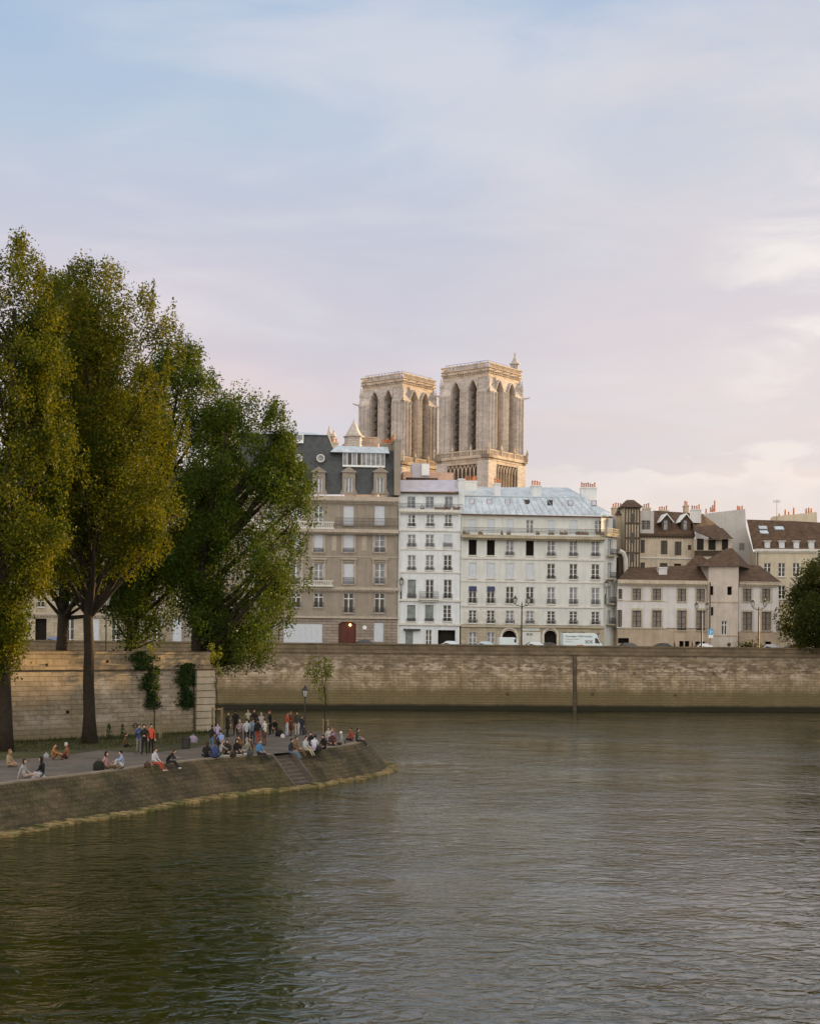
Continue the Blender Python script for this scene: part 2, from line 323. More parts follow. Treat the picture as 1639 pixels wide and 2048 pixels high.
# ------------------------------------------------------------------ water
def water():
    mb = MB(); mb.add([(-700, -120, 0), (900, -120, 0), (900, 1500, 0), (-700, 1500, 0)], [(0, 1, 2, 3)])
    m = bpy.data.materials.new('river_water'); m.use_nodes = True; nt = m.node_tree; N = nt.nodes; L = nt.links
    b = N['Principled BSDF']; b.inputs['Base Color'].default_value = (.019, .022, .0035, 1); b.inputs['Roughness'].default_value = .05; b.inputs['IOR'].default_value = 1.6
    tc = N.new('ShaderNodeTexCoord')
    def nz(sx, sy, rot, sc, det, rg=.55, dist=0, ridged=False):
        mp = N.new('ShaderNodeMapping'); mp.inputs['Scale'].default_value = (sx, sy, 1); mp.inputs['Rotation'].default_value = (0, 0, R(rot)); L.new(tc.outputs['Object'], mp.inputs[0])
        n = N.new('ShaderNodeTexNoise'); n.inputs['Scale'].default_value = sc; n.inputs['Detail'].default_value = det; n.inputs['Roughness'].default_value = rg; n.inputs['Distortion'].default_value = dist
        if ridged: n.noise_type = 'RIDGED_MULTIFRACTAL'; n.normalize = True; n.inputs['Lacunarity'].default_value = 2.2; n.inputs['Offset'].default_value = .9; n.inputs['Gain'].default_value = 1.6
        L.new(mp.outputs[0], n.inputs['Vector']); return n.outputs[0]
    def ma(op, a, c):
        n = N.new('ShaderNodeMath'); n.operation = op
        for i, v in enumerate((a, c)):
            if isinstance(v, (int, float)): n.inputs[i].default_value = v
            else: L.new(v, n.inputs[i])
        return n.outputs[0]
    patch = nz(1, .8, 10, .055, 4)                      # calm and ruffled patches
    pr = N.new('ShaderNodeMapRange'); pr.inputs[1].default_value = .35; pr.inputs[2].default_value = .65; pr.inputs[3].default_value = .25; pr.inputs[4].default_value = 1.45; L.new(patch, pr.inputs[0])
    h = ma('MULTIPLY', nz(.8, 1.0, -8, .16, 3, .5, .6), .16)
    h = ma('ADD', h, ma('MULTIPLY', nz(.75, 1.0, 20, .5, 3, .5, .8), .095))
    h = ma('ADD', h, ma('MULTIPLY', nz(.8, 1.0, -15, 1.5, 3, .55, .6, True), .019))
    h = ma('ADD', h, ma('MULTIPLY', nz(.85, 1.0, 35, 6.0, 3, .6, .4), .006))
    h = ma('MULTIPLY', h, pr.outputs[0])
    bn = N.new('ShaderNodeBump'); bn.inputs['Strength'].default_value = 1; bn.inputs['Distance'].default_value = 1.0; L.new(h, bn.inputs['Height']); L.new(bn.outputs[0], b.inputs['Normal'])
    tag(mb.build('water', m), kind='structure')
water()

# ------------------------------------------------------------------ facades
class Frame:
    """Local frame of a facade: u along it, n into the building, z up from its base."""
    def __init__(s, x0, D0, x1, D1, zb=8.0):
        a = P(x0, YH, D0); b = P(x1, YH, D1); s.o = Vector((a.x, a.y, zb)); d = b - a
        s.a = math.atan2(d.y, d.x); s.T = Vector((math.cos(s.a), math.sin(s.a), 0)); s.N = Vector((-math.sin(s.a), math.cos(s.a), 0))
    def uv(s, x, y, n=0.0):
        d = Vector(ray(x, y)); C = Vector((0, 0, HC)); t = (n + (s.o - C).dot(s.N)) / d.dot(s.N); p = C + d * t - s.o
        return p.dot(s.T), p.z
    def p3(s, x, y, n=0.0):
        u, z = s.uv(x, y, n); return (u, n, z)
    def root(s, name, label, cat, group=None): return empty(name, s.o, s.a, label, cat, group)
def Dl(x): return 211.0 + (x - 600) * 8.0 / 1039.0        # building line
def Dw(x): return 198.0 + (x - 600) * 8.0 / 1039.0        # quay wall line
def line_frame(x0, off=0): return Frame(x0, Dl(x0) + off, x0 + 200, Dl(x0 + 200) + off)

def wall_with_openings(mb, u0, u1, z0, z1, ops, n0=0.0, th=.4):
    ops = [(max(a, u0), min(b, u1), max(c, z0), min(d, z1)) for a, b, c, d in ops if b > u0 and a < u1 and d > z0 and c < z1]
    us = sorted({u0, u1} | {o[0] for o in ops} | {o[1] for o in ops}); zs = sorted({z0, z1} | {o[2] for o in ops} | {o[3] for o in ops})
    for i in range(len(us) - 1):
        for j in range(len(zs) - 1):
            cu, cz = (us[i] + us[i + 1]) / 2, (zs[j] + zs[j + 1]) / 2
            if any(a < cu < b and c < cz < d for a, b, c, d in ops): continue
            mb.add([(us[i], n0, zs[j]), (us[i + 1], n0, zs[j]), (us[i + 1], n0, zs[j + 1]), (us[i], n0, zs[j + 1])], [(0, 1, 2, 3)])
    for a, b, c, d in ops:
        e = n0 + th
        mb.add([(a, n0, c), (a, e, c), (a, e, d), (a, n0, d)], [(0, 1, 2, 3)]); mb.add([(b, n0, c), (b, e, c), (b, e, d), (b, n0, d)], [(3, 2, 1, 0)])
        mb.add([(a, n0, d), (a, e, d), (b, e, d), (b, n0, d)], [(0, 1, 2, 3)]); mb.add([(a, n0, c), (a, e, c), (b, e, c), (b, n0, c)], [(3, 2, 1, 0)])
def railing(mb, u0, u1, z0, z1, n, step=.13, t=.022):
    mb.box(u0, u1, n - .03, n + .03, z1 - .05, z1); mb.box(u0, u1, n - .02, n + .02, z0 + .06, z0 + .10); mb.box(u0, u1, n - .015, n + .015, (z0 + z1) / 2 + .12, (z0 + z1) / 2 + .15)
    k = max(1, int((u1 - u0) / step))
    for i in range(k + 1):
        u = u0 + (u1 - u0) * i / k; mb.box(u - t / 2, u + t / 2, n - t / 2, n + t / 2, z0, z1 - .05)
    for i in range(k):        # scrollwork
        u = u0 + (u1 - u0) * (i + .5) / k; mb.box(u - .03, u + .03, n - .012, n + .012, z0 + .22, z0 + .34)

class Building:
    def __init__(s, fr, name, label, cat='building'):
        s.f = fr; s.r = fr.root(name, label, cat); s.ops = []
    def part(s, mb, name, m): return mb.build(name, m, s.r)
    def win(s, xc, w, y0, y1, kind='glass', rail=0, n=0.0, trim=None, bars=1, sash='sash', sill=True):
        ua, zt = s.f.uv(xc - w / 2, y0, n); ub, zb = s.f.uv(xc + w / 2, y1, n)
        # keep verticals and heads level with the wall
        s.ops.append((ua, ub, zb, zt)); d = n + .24; nm = 'window'
        if kind == 'blind':
            m = MB(); m.box(ua, ub, d - .14, d - .08, zb + .02, zt); k = int((zt - zb) / .16)
            for i in range(k): m.box(ua + .03, ub - .03, d - .155, d - .14, zb + .05 + i * .16, zb + .12 + i * .16)
            o = s.part(m, 'window_shutter', M['blind']); 
        elif kind == 'void':
            m = MB(); m.box(ua, ub, d + .6, d + .65, zb, zt); m.box(ua, ua + .04, d, d + .6, zb, zt); m.box(ub - .04, ub, d, d + .6, zb, zt)
            o = s.part(m, 'dark_opening', M['void'])
        else:
            m = MB(); b = .075; S = M[sash]
            m.box(ua, ua + b, d - .06, d, zb, zt); m.box(ub - b, ub, d - .06, d, zb, zt); m.box(ua + b, ub - b, d - .06, d, zt - b, zt); m.box(ua + b, ub - b, d - .06, d, zb, zb + b)
            c = (ua + ub) / 2; m.box(c - .065, c + .065, d - .075, d, zb + b, zt - b)
            if bars >= 1:
                for q in ((1 / 3, 2 / 3) if bars == 1 else (.72,) if bars == 2 else (.25, .5, .75)):
                    zz = zb + (zt - zb) * q; hb = .025 if bars != 2 else .06
                    m.box(ua + b, c - .065, d - .05, d - .01, zz - hb, zz + hb); m.box(c + .065, ub - b, d - .05, d - .01, zz - hb, zz + hb)
            o = s.part(m, nm, S)
            g = MB(); g.box(ua + .01, ub - .01, d + .002, d + .03, zb + .01, zt - .01)
            g.build('pane', M[{'glass': 'glass', 'curtain': 'curtain', 'taupe': 'brownpane', 'half': 'glass', 'awning': 'glass'}[kind]], o)
            if kind == 'half':
                g = MB(); g.box(ua + .08, c - .02, d - .03, d - .01, zb + .08, zt - .08); g.build('curtain', M['curtain'], o)
            if kind == 'awning':
                g = MB(); h = (zt - zb) * .27; g.hexa([(ua + .03, n - .25, zt - h), (ub - .03, n - .25, zt - h), (ub - .03, n - .2, zt - h), (ua + .03, n - .2, zt - h)], [(ua + .03, n + .05, zt - .02), (ub - .03, n + .05, zt - .02), (ub - .03, n + .1, zt - .02), (ua + .03, n + .1, zt - .02)]); g.build('awning', M['navy'], o)
        if rail:
            g = MB(); h = rail * .0729 if rail > 1 else .95; ex = .08; railing(g, ua - ex, ub + ex, zb, zb + h, n - .14); g.build('balcony_railing', M['iron'], o)
        if sill:
            g = MB(); g.box(ua - .12, ub + .12, n - .16, n + .1, zb - .14, zb - .003); g.build('sill', trim or M['trimw'], o)
        return ua, ub, zb, zt
    def wall(s, x0, x1, y0, y1, m, n=0.0, depth=12, name='wall', zbase=None, th=.45, side=True):
        u0, zt = s.f.uv(x0, y0, n); u1, _ = s.f.uv(x1, y0, n); zb = s.f.uv(x0, y1, n)[1] if zbase is None else zbase
        mb = MB(); wall_with_openings(mb, u0, u1, zb, zt, s.ops, n, th)
        if side:
            D = n + depth
            mb.add([(u0, n, zb), (u0, D, zb), (u0, D, zt), (u0, n, zt)], [(0, 1, 2, 3)]); mb.add([(u1, n, zb), (u1, D, zb), (u1, D, zt), (u1, n, zt)], [(3, 2, 1, 0)])
            mb.add([(u0, D, zb), (u1, D, zb), (u1, D, zt), (u0, D, zt)], [(3, 2, 1, 0)]); mb.add([(u0, n, zt), (u1, n, zt), (u1, D, zt), (u0, D, zt)], [(0, 1, 2, 3)])
        return mb.build(name, m, s.r, fix=False), (u0, u1, zb, zt)
    def band(s, x0, x1, y, h, m, out=.12, n=0.0, name='cornice'):
        u0, z = s.f.uv(x0, y, n); u1, _ = s.f.uv(x1, y, n); mb = MB(); mb.box(u0, u1, n - out, n + .02, z - h / 2, z + h / 2)
        if out > .25:
            mb.box(u0, u1, n - out * .6, n + .02, z - h / 2 - .14, z - h / 2 - .003); k = int((u1 - u0) / .45)
            for i in range(k): mb.box(u0 + i * .45 + .1, u0 + i * .45 + .28, n - out * .85, n + .02, z - h / 2 - .30, z - h / 2 - .145)
        return s.part(mb, name, m)
    def long_rail(s, x0, x1, y0, y1, n=-.55, plants=0, slab=True):
        u0, zt = s.f.uv(x0, y0, n); u1, zb = s.f.uv(x1, y1, n); mb = MB(); railing(mb, u0, u1, zb, zt, n, .16)
        o = s.part(mb, 'balcony_railing', M['iron'])
        return u0, u1, zb, zt
    def hexpx(s, pts, n0s, name, m, thick=None):
        mb = MB(); mb.add([s.f.p3(x, y, n) for (x, y), n in zip(pts, n0s)], [tuple(range(len(pts)))]); return s.part(mb, name, m)
    def chimney(s, x0, x1, y0, y1, n, m, pots=4, dep=1.2, top=None):
        u0, zt = s.f.uv(x0, y0, n); u1, zb = s.f.uv(x1, y1, n); mb = MB(); mb.box(u0, u1, n, n + dep, zb, zt); mb.box(u0 - .08, u1 + .08, n - .08, n + dep + .08, zt - .22, zt - .05)
        o = s.part(mb, 'chimney', m)
        for i in range(pots):
            c = u0 + (u1 - u0) * (i + .5) / pots; h = .55 + .25 * rnd.random(); mb = MB(); mb.lathe([(.13, zt - .02), (.10, zt + h * .7), (.14, zt + h * .75), (.12, zt + h)], 8, (c, n + dep / 2, 0)); mb.build('chimney_pot', M['pot'], o, fix=True)
        return o
def arch_fill(b, xc, w, y0, yspring, m, n=0.0, th=.45):
    """Spandrels that turn the top of a square opening into an arch."""
    ua, zt = b.f.uv(xc - w / 2, y0, n); ub, zs = b.f.uv(xc + w / 2, yspring, n); c = (ua + ub) / 2; r = (ub - ua) / 2; k = 10; mb = MB()
    for sgn in (-1, 1):
        pts = [(c + sgn * r, zt)] + [(c + sgn * r * math.cos(t), zs + (zt - zs) * math.sin(t)) for t in [math.pi / 2 * i / k for i in range(k + 1)]]
        mb.prism(pts, n + .002, n + th)
    return b.part(mb, 'arch', m)

# ---- far quay wall and street
WALLF = Frame(600, Dw(600), 1639, Dw(1639), 0.0)
def far_quay():
    u0 = WALLF.uv(-260, YH)[0]; u1 = WALLF.uv(1900, YH)[0]; r = WALLF.root('quay_wall', 'long weathered stone quay wall across the river below the street and its parked cars', 'wall')
    mb = MB(); wt = 7.75
    mb.hexa([(u0, -.55, -3), (u1, -.55, -3), (u1, 3, -3), (u0, 3, -3)], [(u0, 0, wt), (u1, 0, wt), (u1, 3, wt), (u0, 3, wt)])
    mb.build('wall', M['quay'], r)
    mb = MB(); mb.box(u0, u1, -.16, .55, wt + .003, wt + .22); mb.build('coping', M['quaytop'], r)
    mb = MB(); mb.box(u0, u1, 0, .5, wt + .223, 8.88); mb.box(u0, u1, -.07, .57, 8.883, 9.09)
    u = u0
    while u < u1: mb.box(u, u + .03, -.075, -.071, wt + .25, 9.08); u += 2.4
    mb.build('parapet', M['quaytop'], r)
    # ladder recess with iron rungs
    a = WALLF.uv(1144, 1350)[0]; b = WALLF.uv(1152, 1350)[0]; mb = MB(); c = (a + b) / 2
    mb.hexa([(a, -.60, -1), (b, -.60, -1), (b, -.3, -1), (a, -.3, -1)], [(a, -.05, wt - .05), (b, -.05, wt - .05), (b, .2, wt - .05), (a, .2, wt - .05)])
    mb.build('ladder_recess', M['quaytop'], r)
    mb = MB()
    for s in (a + .06, b - .06): mb.tube([(s, -.68, -.5), (s, -.14, wt)], .035, 5)
    for i in range(24):
        z = .1 + i * .32; n = -.66 + .52 * (z + .5) / (wt + .5); mb.tube([(a + .06, n, z), (b - .06, n, z)], .02, 5)
    mb.build('ladder', M['iron'], r)
    g = MB()
    for (xa, xb, ya, yb) in ((1130, 1141, 1343, 1372), (1128, 1138, 1372, 1398)):
        ua, za = WALLF.uv(xa, yb, -.3); ub, zb = WALLF.uv(xb, ya, -.3); na = -.55 + .55 * (za + 3) / (wt + 3); nb = -.55 + .55 * (zb + 3) / (wt + 3)
        g.add([(ua, na - .012, za), (ub, na - .012, za + .1), (ub, nb - .012, zb), (ua, nb - .012, zb - .15)], [(0, 1, 2, 3)])
    for x, y in ((1014, 1388), (1184, 1388), (1349, 1390), (1268, 1346), (1427, 1347)):
        u, z = WALLF.uv(x, y, -.3); n = -.55 + .55 * (z + 3) / (wt + 3); mb = MB()
        mb.tube([(u + .17 * math.cos(t), n - .06, z + .17 * math.sin(t)) for t in [i * math.pi / 5 for i in range(11)]], .035, 5); mb.build('mooring_ring', M['iron'], r)
        mb = MB(); o = WALLF.o
    def wp(u, n, z): v = o + WALLF.T * u + WALLF.N * n; return (v.x, v.y, z)
    mb.add([wp(u0 - 60, .4, 8.10), wp(u1 + 200, .4, 8.10), wp(u1 + 200, 420, 8.10), wp(u0 - 60, 420, 8.10)], [(0, 1, 2, 3)]); tag(mb.build('ground', M['road']), kind='structure')
    mb = MB(); mb.add([wp(u0, 2.9, 8.224), wp(u0, .52, 8.224), wp(u1, .52, 8.224), wp(u1, 2.9, 8.224)], [(0, 1, 2, 3)]); mb.add([wp(u0, 2.9, 8.224), wp(u1, 2.9, 8.224), wp(u1, 2.9, 8.05), wp(u0, 2.9, 8.05)], [(0, 1, 2, 3)])
    tag(mb.build('pavement', M['edge'], fix=False), kind='structure')
far_quay()

# ---- B1 brown haussmann building
def b1():
    b = Building(line_frame(476), 'apartment_building', 'brown stone apartment building with dark slate mansard roof and a red arched door'); f = b.f
    T = M['trim']
    cols = [(499, 18), (545, 18), (592, 18), (637, 18), (697, 20), (759, 20)]
    for i, (x, w) in enumerate(cols):
        right = i >= 4
        b.win(x, w, 1012, 1051, 'blind' if i in (0, 2, 4, 5) else 'curtain', 0, trim=T)
        b.win(x, w, 1068, 1105, 'curtain' if i in (1, 5) else 'blind', 9, trim=T)
        b.win(x, w, 1127, 1168, 'blind' if i in (4,) else 'curtain', 13, trim=T)
        b.win(x, w, 1186, 1226 if right else 1215, 'glass', 11, trim=T, bars=2)
    b.win(757, 19, 1245, 1284, 'blind', 0, sill=False)
    ops = b.ops
    du0, dz1 = f.uv(677, 1243); du1, _ = f.uv(712, 1243); b.ops.append((du0, du1, 0, dz1))
    su0, sz1 = f.uv(567, 1246); su1, _ = f.uv(645, 1246); b.ops.append((su0, su1, .3, sz1))
    b.wall(476, 796, 991, 1232, M['b1'], zbase=f.uv(700, 1232)[1], name='wall')
    b.wall(476, 796, 1232, 1300, M['b1rust'], zbase=0, name='rusticated_base')
    # red gate
    mb = MB(); mb.box(du0, du1, .3, .38, 0, dz1); c = (du0 + du1) / 2; mb.box(c - .03, c + .03, .27, .3, 0, dz1 - .9)
    for k in range(2):
        a = du0 + .15 if k == 0 else c + .12; e = c - .12 if k == 0 else du1 - .15
        mb.box(a, e, .26, .297, .25, 1.1); mb.box(a, e, .26, .297, 1.25, dz1 - 1.0)
    g = b.part(mb, 'door', M['red']); lb = MB(); lu, lz = f.uv(700, 1250); lb.lathe([(.02, -.16), (.14, -.1), (.16, .05), (.1, .14), (.02, .18)], 10, (lu, .02, lz)); lb.build('lit_lamp', M['bulb'], g)
    arch_fill(b, 694.5, 35, 1243, 1250, M['b1rust'])
    # white shop shutters
    mb = MB(); mb.box(su0, su1, .12, .18, .3, sz1); k = 7
    for i in range(k): a = su0 + (su1 - su0) * i / k; mb.box(a + .05, a + (su1 - su0) / k - .05, .08, .117, .45, sz1 - .35)
    b.part(mb, 'shop_shutters', M['blind'])
    mb = MB(); u, z = f.uv(729, 1255); mb.lathe([(.3, -.03), (.3, .03)], 16); q = mb
    for i, v in enumerate(q.v): q.v[i] = (u + v[0], -.03 + v[2], z + v[1])
    b.part(q, 'wall_plaque', M['white'])
    # bands
    for y, h, out in ((1232, .35, .22), (1174, .4, .35), (1058, .5, .75), (993, .65, .55), (1110, .12, .08), (1002, .18, .15)): b.band(476, 796.5 if out < .6 else 796, y, h, T, out)
    b.long_rail(670, 796, 1035, 1055, -.7); 
    # stone balustrades of the bay
    for (xa, xb, y0, y1) in ((476, 668, 1040, 1055), (600, 666, 1160, 1170)):
        u0, z1 = f.uv(xa, y0, -.7); u1, z0 = f.uv(xb, y1, -.7); mb = MB(); mb.box(u0, u1, -.8, -.55, z1 - .16, z1); mb.box(u0, u1, -.8, -.0, z0 - .25, z0)
        k = int((u1 - u0) / .26)
        for i in range(k): mb.box(u0 + i * .26 + .05, u0 + i * .26 + .18, -.74, -.6, z0 + .002, z1 - .165)
        b.part(mb, 'stone_balustrade', M['trimw'])
    # window surrounds and pediments
    for x, w in cols:
        for ya, yb in ((1068, 1105), (1127, 1168)):
            ua, z1 = f.uv(x - w / 2, ya); ub, z0 = f.uv(x + w / 2, yb); mb = MB(); mb.box(ua - .3, ua - .02, -.07, .02, z0, z1 + .25); mb.box(ub + .02, ub + .3, -.07, .02, z0, z1 + .25); mb.box(ua - .3, ub + .3, -.10, .02, z1 + .253, z1 + .42)
            if ya == 1127:
                mb.box(ua - .45, ub + .45, -.32, .02, z1 + .55, z1 + .75)
                for q in (ua - .35, ub + .12): mb.box(q, q + .22, -.22, .02, z1 + .2, z1 + .547)
            b.part(mb, 'window_surround', T)
    for x in (668, 728):    # carved panels
        u, z = f.uv(x - 5, 1101); u2, z2 = f.uv(x + 5, 1072); mb = MB(); mb.box(u, u2, -.05, .02, z, z2); mb.box(u + .15, u2 - .15, -.09, -.052, z + .3, z2 - .3); b.part(mb, 'carved_panel', T)
    # roof: slate mansard
    mb = MB(); p = f.p3
    mb.add([p(476, 989, .25), p(792, 989, .25), p(790, 902, 2.0), p(668, 902, 2.0), p(655, 870, 2.6), p(476, 866, 2.6)], [(0, 1, 2, 3, 4, 5)])
    mb.add([p(792, 989, .25), p(790, 902, 2.0), p(790, 902, 9), p(792, 989, 11)], [(0, 1, 2, 3)])
    mb.add([p(668, 902, 2.0), p(655, 870, 2.6), p(655, 862, 9.5), p(668, 896, 9.5)], [(0, 1, 2, 3)])
    b.part(mb, 'roof', M['slate'])
    mb = MB(); u0, z = f.uv(476, 866, 2.4); u1, _ = f.uv(655, 868, 2.4); mb.hexa([(u0, 2.3, z), (u1, 2.3, z), (u1, 10, z), (u0, 10, z)], [(u0, 4, z + .55), (u1 - 2.4, 4, z + .55), (u1 - 2.4, 8, z + .55), (u0, 8, z + .55)]); b.part(mb, 'roof_cap', M['zinc'])
    mb = MB(); u0, z = f.uv(660, 904, .9); u1, z1 = f.uv(776, 893, .9); mb.hexa([(u0, .75, z), (u1 + .2, .75, z), (u1 + .2, 9, z), (u0, 9, z)], [(u0 + .9, 1.6, z1), (u1, 1.6, z1), (u1, 9, z1), (u0 + .9, 9, z1)]); b.part(mb, 'terrace_roof', M['zinc'])
    mb = MB(); u0, z0 = f.uv(685, 933, .95); u1, z1 = f.uv(770, 906, .95); mb.box(u0, u1, 1.05, 2.2, z0, z1); wb = b.part(mb, 'glazed_lookout', M['sash'])
    n = 9
    for i in range(n):
        a = u0 + (u1 - u0) * i / n; mb = MB(); mb.box(a + .06, a + (u1 - u0) / n - .06, 1.02, 1.047, z0 + .3, z1 - .12); mb.build('pane', M['curtain'] if i not in (1, 3) else M['glass'], wb)
    # round windows, skylight
    for x in (550, 597, 641):
        u, z = f.uv(x, 917, 1.1); mb = MB(); mb.tube([(u + .52 * math.cos(t), .95, z + .52 * math.sin(t)) for t in [i * math.pi / 8 for i in range(17)]], .1, 6)
        o = b.part(mb, 'round_window', M['trimw']); mb = MB(); mb.prism([(u + .48 * math.cos(t), z + .48 * math.sin(t)) for t in [i * math.pi / 8 for i in range(16)]], .98, 1.6); mb.build('pane', M['curtain'], o)
    u0, z0 = f.uv(587, 886, 2.0); u1, z1 = f.uv(607, 868, 2.0); mb = MB(); mb.box(u0, u1, 1.9, 2.7, z0, z1); o = b.part(mb, 'skylight', M['sash']); mb = MB(); mb.box(u0 + .15, u1 - .15, 1.87, 1.897, z0 + .5, z1 - .15); mb.build('pane', M['curtain'], o)
    # stone dormers
    for x in (499, 545, 592, 637, 697, 760):
        u, z0 = f.uv(x, 989, 0); _, z1 = f.uv(x, 945, 0); _, zt = f.uv(x, 935, 0)
        mb = MB(); ops = [(u - .52, u + .52, z0 + .35, z1 - .75)]; wall_with_openings(mb, u - .95, u + .95, z0 + .03, z1, ops, .05, .3)
        mb.box(u - .95, u - .93, .05, 2.2, z0 + .03, z1); mb.box(u + .93, u + .95, .05, 2.2, z0 + .03, z1)
        mb.prism([(u - 1.3, z0 + .03), (u - .96, z0 + .03), (u - .96, z0 + .9)], .05, .3); mb.prism([(u + 1.3, z0 + .03), (u + .96, z0 + .9), (u + .96, z0 + .03)], .05, .3)
        mb.box(u - 1.12, u + 1.12, -.12, 2.2, z1, z1 + .16); mb.prism([(u - 1.08, z1 + .163), (u + 1.08, z1 + .163), (u + .55, z1 + .5), (u, zt + .15), (u - .55, z1 + .5)], -.06, 2.2)
        o = b.part(mb, 'dormer', M['trim'] if False else M['b1'])
        m = MB()
        for q in (u - .52, u - .05, u + .44): m.box(q, q + (.08 if q != u - .05 else .1), .2, .26, z0 + .35, z1 - .75)
        m.box(u - .44, u + .44, .2, .26, z1 - .83, z1 - .75); m.build('window_frame', M['sash'], o)
        m = MB(); m.box(u - .5, u + .5, .27, .3, z0 + .36, z1 - .76); m.build('pane', M['curtain'], o)
    # party wall chimney
    mb = MB(); u0, zt = f.uv(789, 882, .1); u1, zb = f.uv(799, 990, .1); mb.box(u0, u1 + .1, .06, 11, zb - .02, zt); mb.box(u0 - .1, u1 + .2, .0, 11.05, zt + .003, zt + .25); o = b.part(mb, 'chimney', M['b1'])
    for i in range(5): m = MB(); m.lathe([(.16, zt + .24), (.13, zt + 1.0), (.17, zt + 1.05)], 8, (u0 - .1 + i * .02, 1 + i * .9, 0)); m.build('chimney_pot', M['pot'], o)
    b.chimney(763, 786, 886, 905, 3.5, M['b1'], 5); b.chimney(640, 650, 880, 905, 9, M['b6'], 2)
    b.chimney(655, 676, 884, 905, 9.5, M['b6'], 3)
b1()

# ---- B2 narrow white
def b2():
    b = Building(line_frame(796.7), 'apartment_building', 'narrow white six storey house wedged between the brown building and the cream block'); f = b.f; T = M['trimw']
    b.win(823, 14, 1029, 1053, 'half', 6); b.win(860, 15, 1029, 1053, 'curtain', 6); b.win(896, 14, 1029, 1053, 'curtain', 6)
    for i, x in enumerate((823, 859, 895)):
        b.win(x, 16, 1069, 1094, ('curtain', 'curtain', 'blind')[i], 8)
        b.win(x, 16, 1110, 1141, ('curtain', 'curtain', 'glass')[i], 6)
        b.win(x, 16, 1159, 1197, ('curtain', 'glass', 'glass')[i], 9 if i != 1 else 0, sash='green' if i == 0 else 'sash')
        b.win(x - 1, 16, 1210, 1243, ('curtain', 'curtain', 'glass')[i], 6, sash='green' if i < 2 else 'sash', bars=3)
    b.win(818, 15, 1262, 1290, 'curtain', 0, sash='green', sill=False); b.win(857, 12, 1259, 1292, 'glass', 0, sill=False)
    b.win(892.5, 34, 1260, 1300, 'void', 0, sill=False)
    b.wall(797, 921, 1020, 1300, M['b2'], zbase=0); arch_fill(b, 857, 12, 1259, 1263, M['b2'])
    b.ops = []
    for i, x in enumerate((822, 859, 897)): b.win(x, 16, 993, 1016, 'curtain', 0, n=1.3, sill=False, sash='zincseam')
    b.wall(797, 916, 983, 1021, M['b2'], n=1.3, depth=9, name='attic_wall')
    for y, h, o in ((1021, .4, .55), (1060, .22, .16), (1098, .18, .10), (1144, .2, .12), (1200, .3, .22), (1248, .32, .22)): b.band(797, 921, y, h, T, o)
    b.long_rail(799, 925, 1006, 1019, -.45)
    mb = MB(); p = f.p3; mb.add([p(798, 983, 1.0), p(916, 983, 1.0), p(914, 960, 5.0), p(800, 960, 5.0)], [(0, 1, 2, 3)]); mb.add([p(916, 983, 1.0), p(914, 960, 5.0), p(916, 983, 9)], [(0, 1, 2)])
    for i in range(9):
        x = 800 + 14 * i; mb.add([p(x, 983, .98), p(x + .8, 983, .98), p(x + .8, 960, 4.96), p(x, 960, 4.96)], [(0, 1, 2, 3)])
    b.part(mb, 'roof', M['zincp'])
    mb = MB(); u0, z = f.uv(798, 984.5, .9); u1, _ = f.uv(917, 984.5, .9); mb.box(u0, u1, .85, 1.1, z - .1, z + .1); b.part(mb, 'gutter', M['timber'])
    # balcony of the third row
    u0, z1 = f.uv(838, 1183, -.6); u1, z0 = f.uv(877, 1198, -.6); mb = MB(); mb.box(u0, u1, -.7, 0, z0 - .18, z0); mb.box(u0 + .3, u1 - .3, -.45, 0, z0 - .45, z0 - .183); o = b.part(mb, 'balcony', T)
    mb = MB(); railing(mb, u0, u1, z0, z1, -.64, .12); mb.build('balcony_railing', M['iron'], o)
    for k in range(6):
        u, z = f.uv(840 + 36 * k / 5, 1019, -.2)
    mb = MB(); ua, z = f.uv(806, 1259); ub, _ = f.uv(840, 1259); mb.hexa([(ua, -.5, z - .12), (ub, -.5, z - .12), (ub, 0, z), (ua, 0, z)], [(ua, -.5, z - .04), (ub, -.5, z - .04), (ub, 0, z + .12), (ua, 0, z + .12)]); b.part(mb, 'canopy', M['iron'])
    plants(b, [(840, 8), (868, 22), (888, 12), (905, 14)], 1020, -.1)
    # downpipe against the brown building
    mb = MB(); u, z1 = f.uv(799.5, 1000); mb.tube([(u, -.12, .1), (u, -.12, z1)], .07, 6); b.part(mb, 'downpipe', M['trimw'])
    # rear extension with the sun's pink put into its colour, and white plastic sheeting
    mb = MB(); u0, z1 = f.uv(806, 930, 7); u1, z0 = f.uv(906, 962, 7); mb.box(u0, u1, 7, 12, z0 - 2, z1 - 1.0); b.part(mb, 'rear_wing', mat('sun_pink_render', (.50, .33, .25), .9, .15, .5))
    mb = MB(); ua, za = f.uv(824, 926, 6.8); ub, _ = f.uv(858, 926, 6.8); mb.box(ua, ub, 6.9, 10, z0, za); mb.box(ub + .02, ub + 2.2, 6.7, 9, z0 + .4, za + .1) if False else None
    b.part(mb, 'roof_shed', M['zincp'])
    mb = MB(); ua, za = f.uv(843, 928, 6.7); ub, _ = f.uv(858, 928, 6.7); mb.box(ua, ub, 6.6, 6.88, z0 + .7, za); b.part(mb, 'shed_door', M['white'])
    mb = MB(); ua, za = f.uv(812, 955, 6.4); ub, zb = f.uv(875, 960, 6.4); mb.box(ua, ub, 6.2, 6.85, zb, za); b.part(mb, 'rear_cornice', M['tile'])
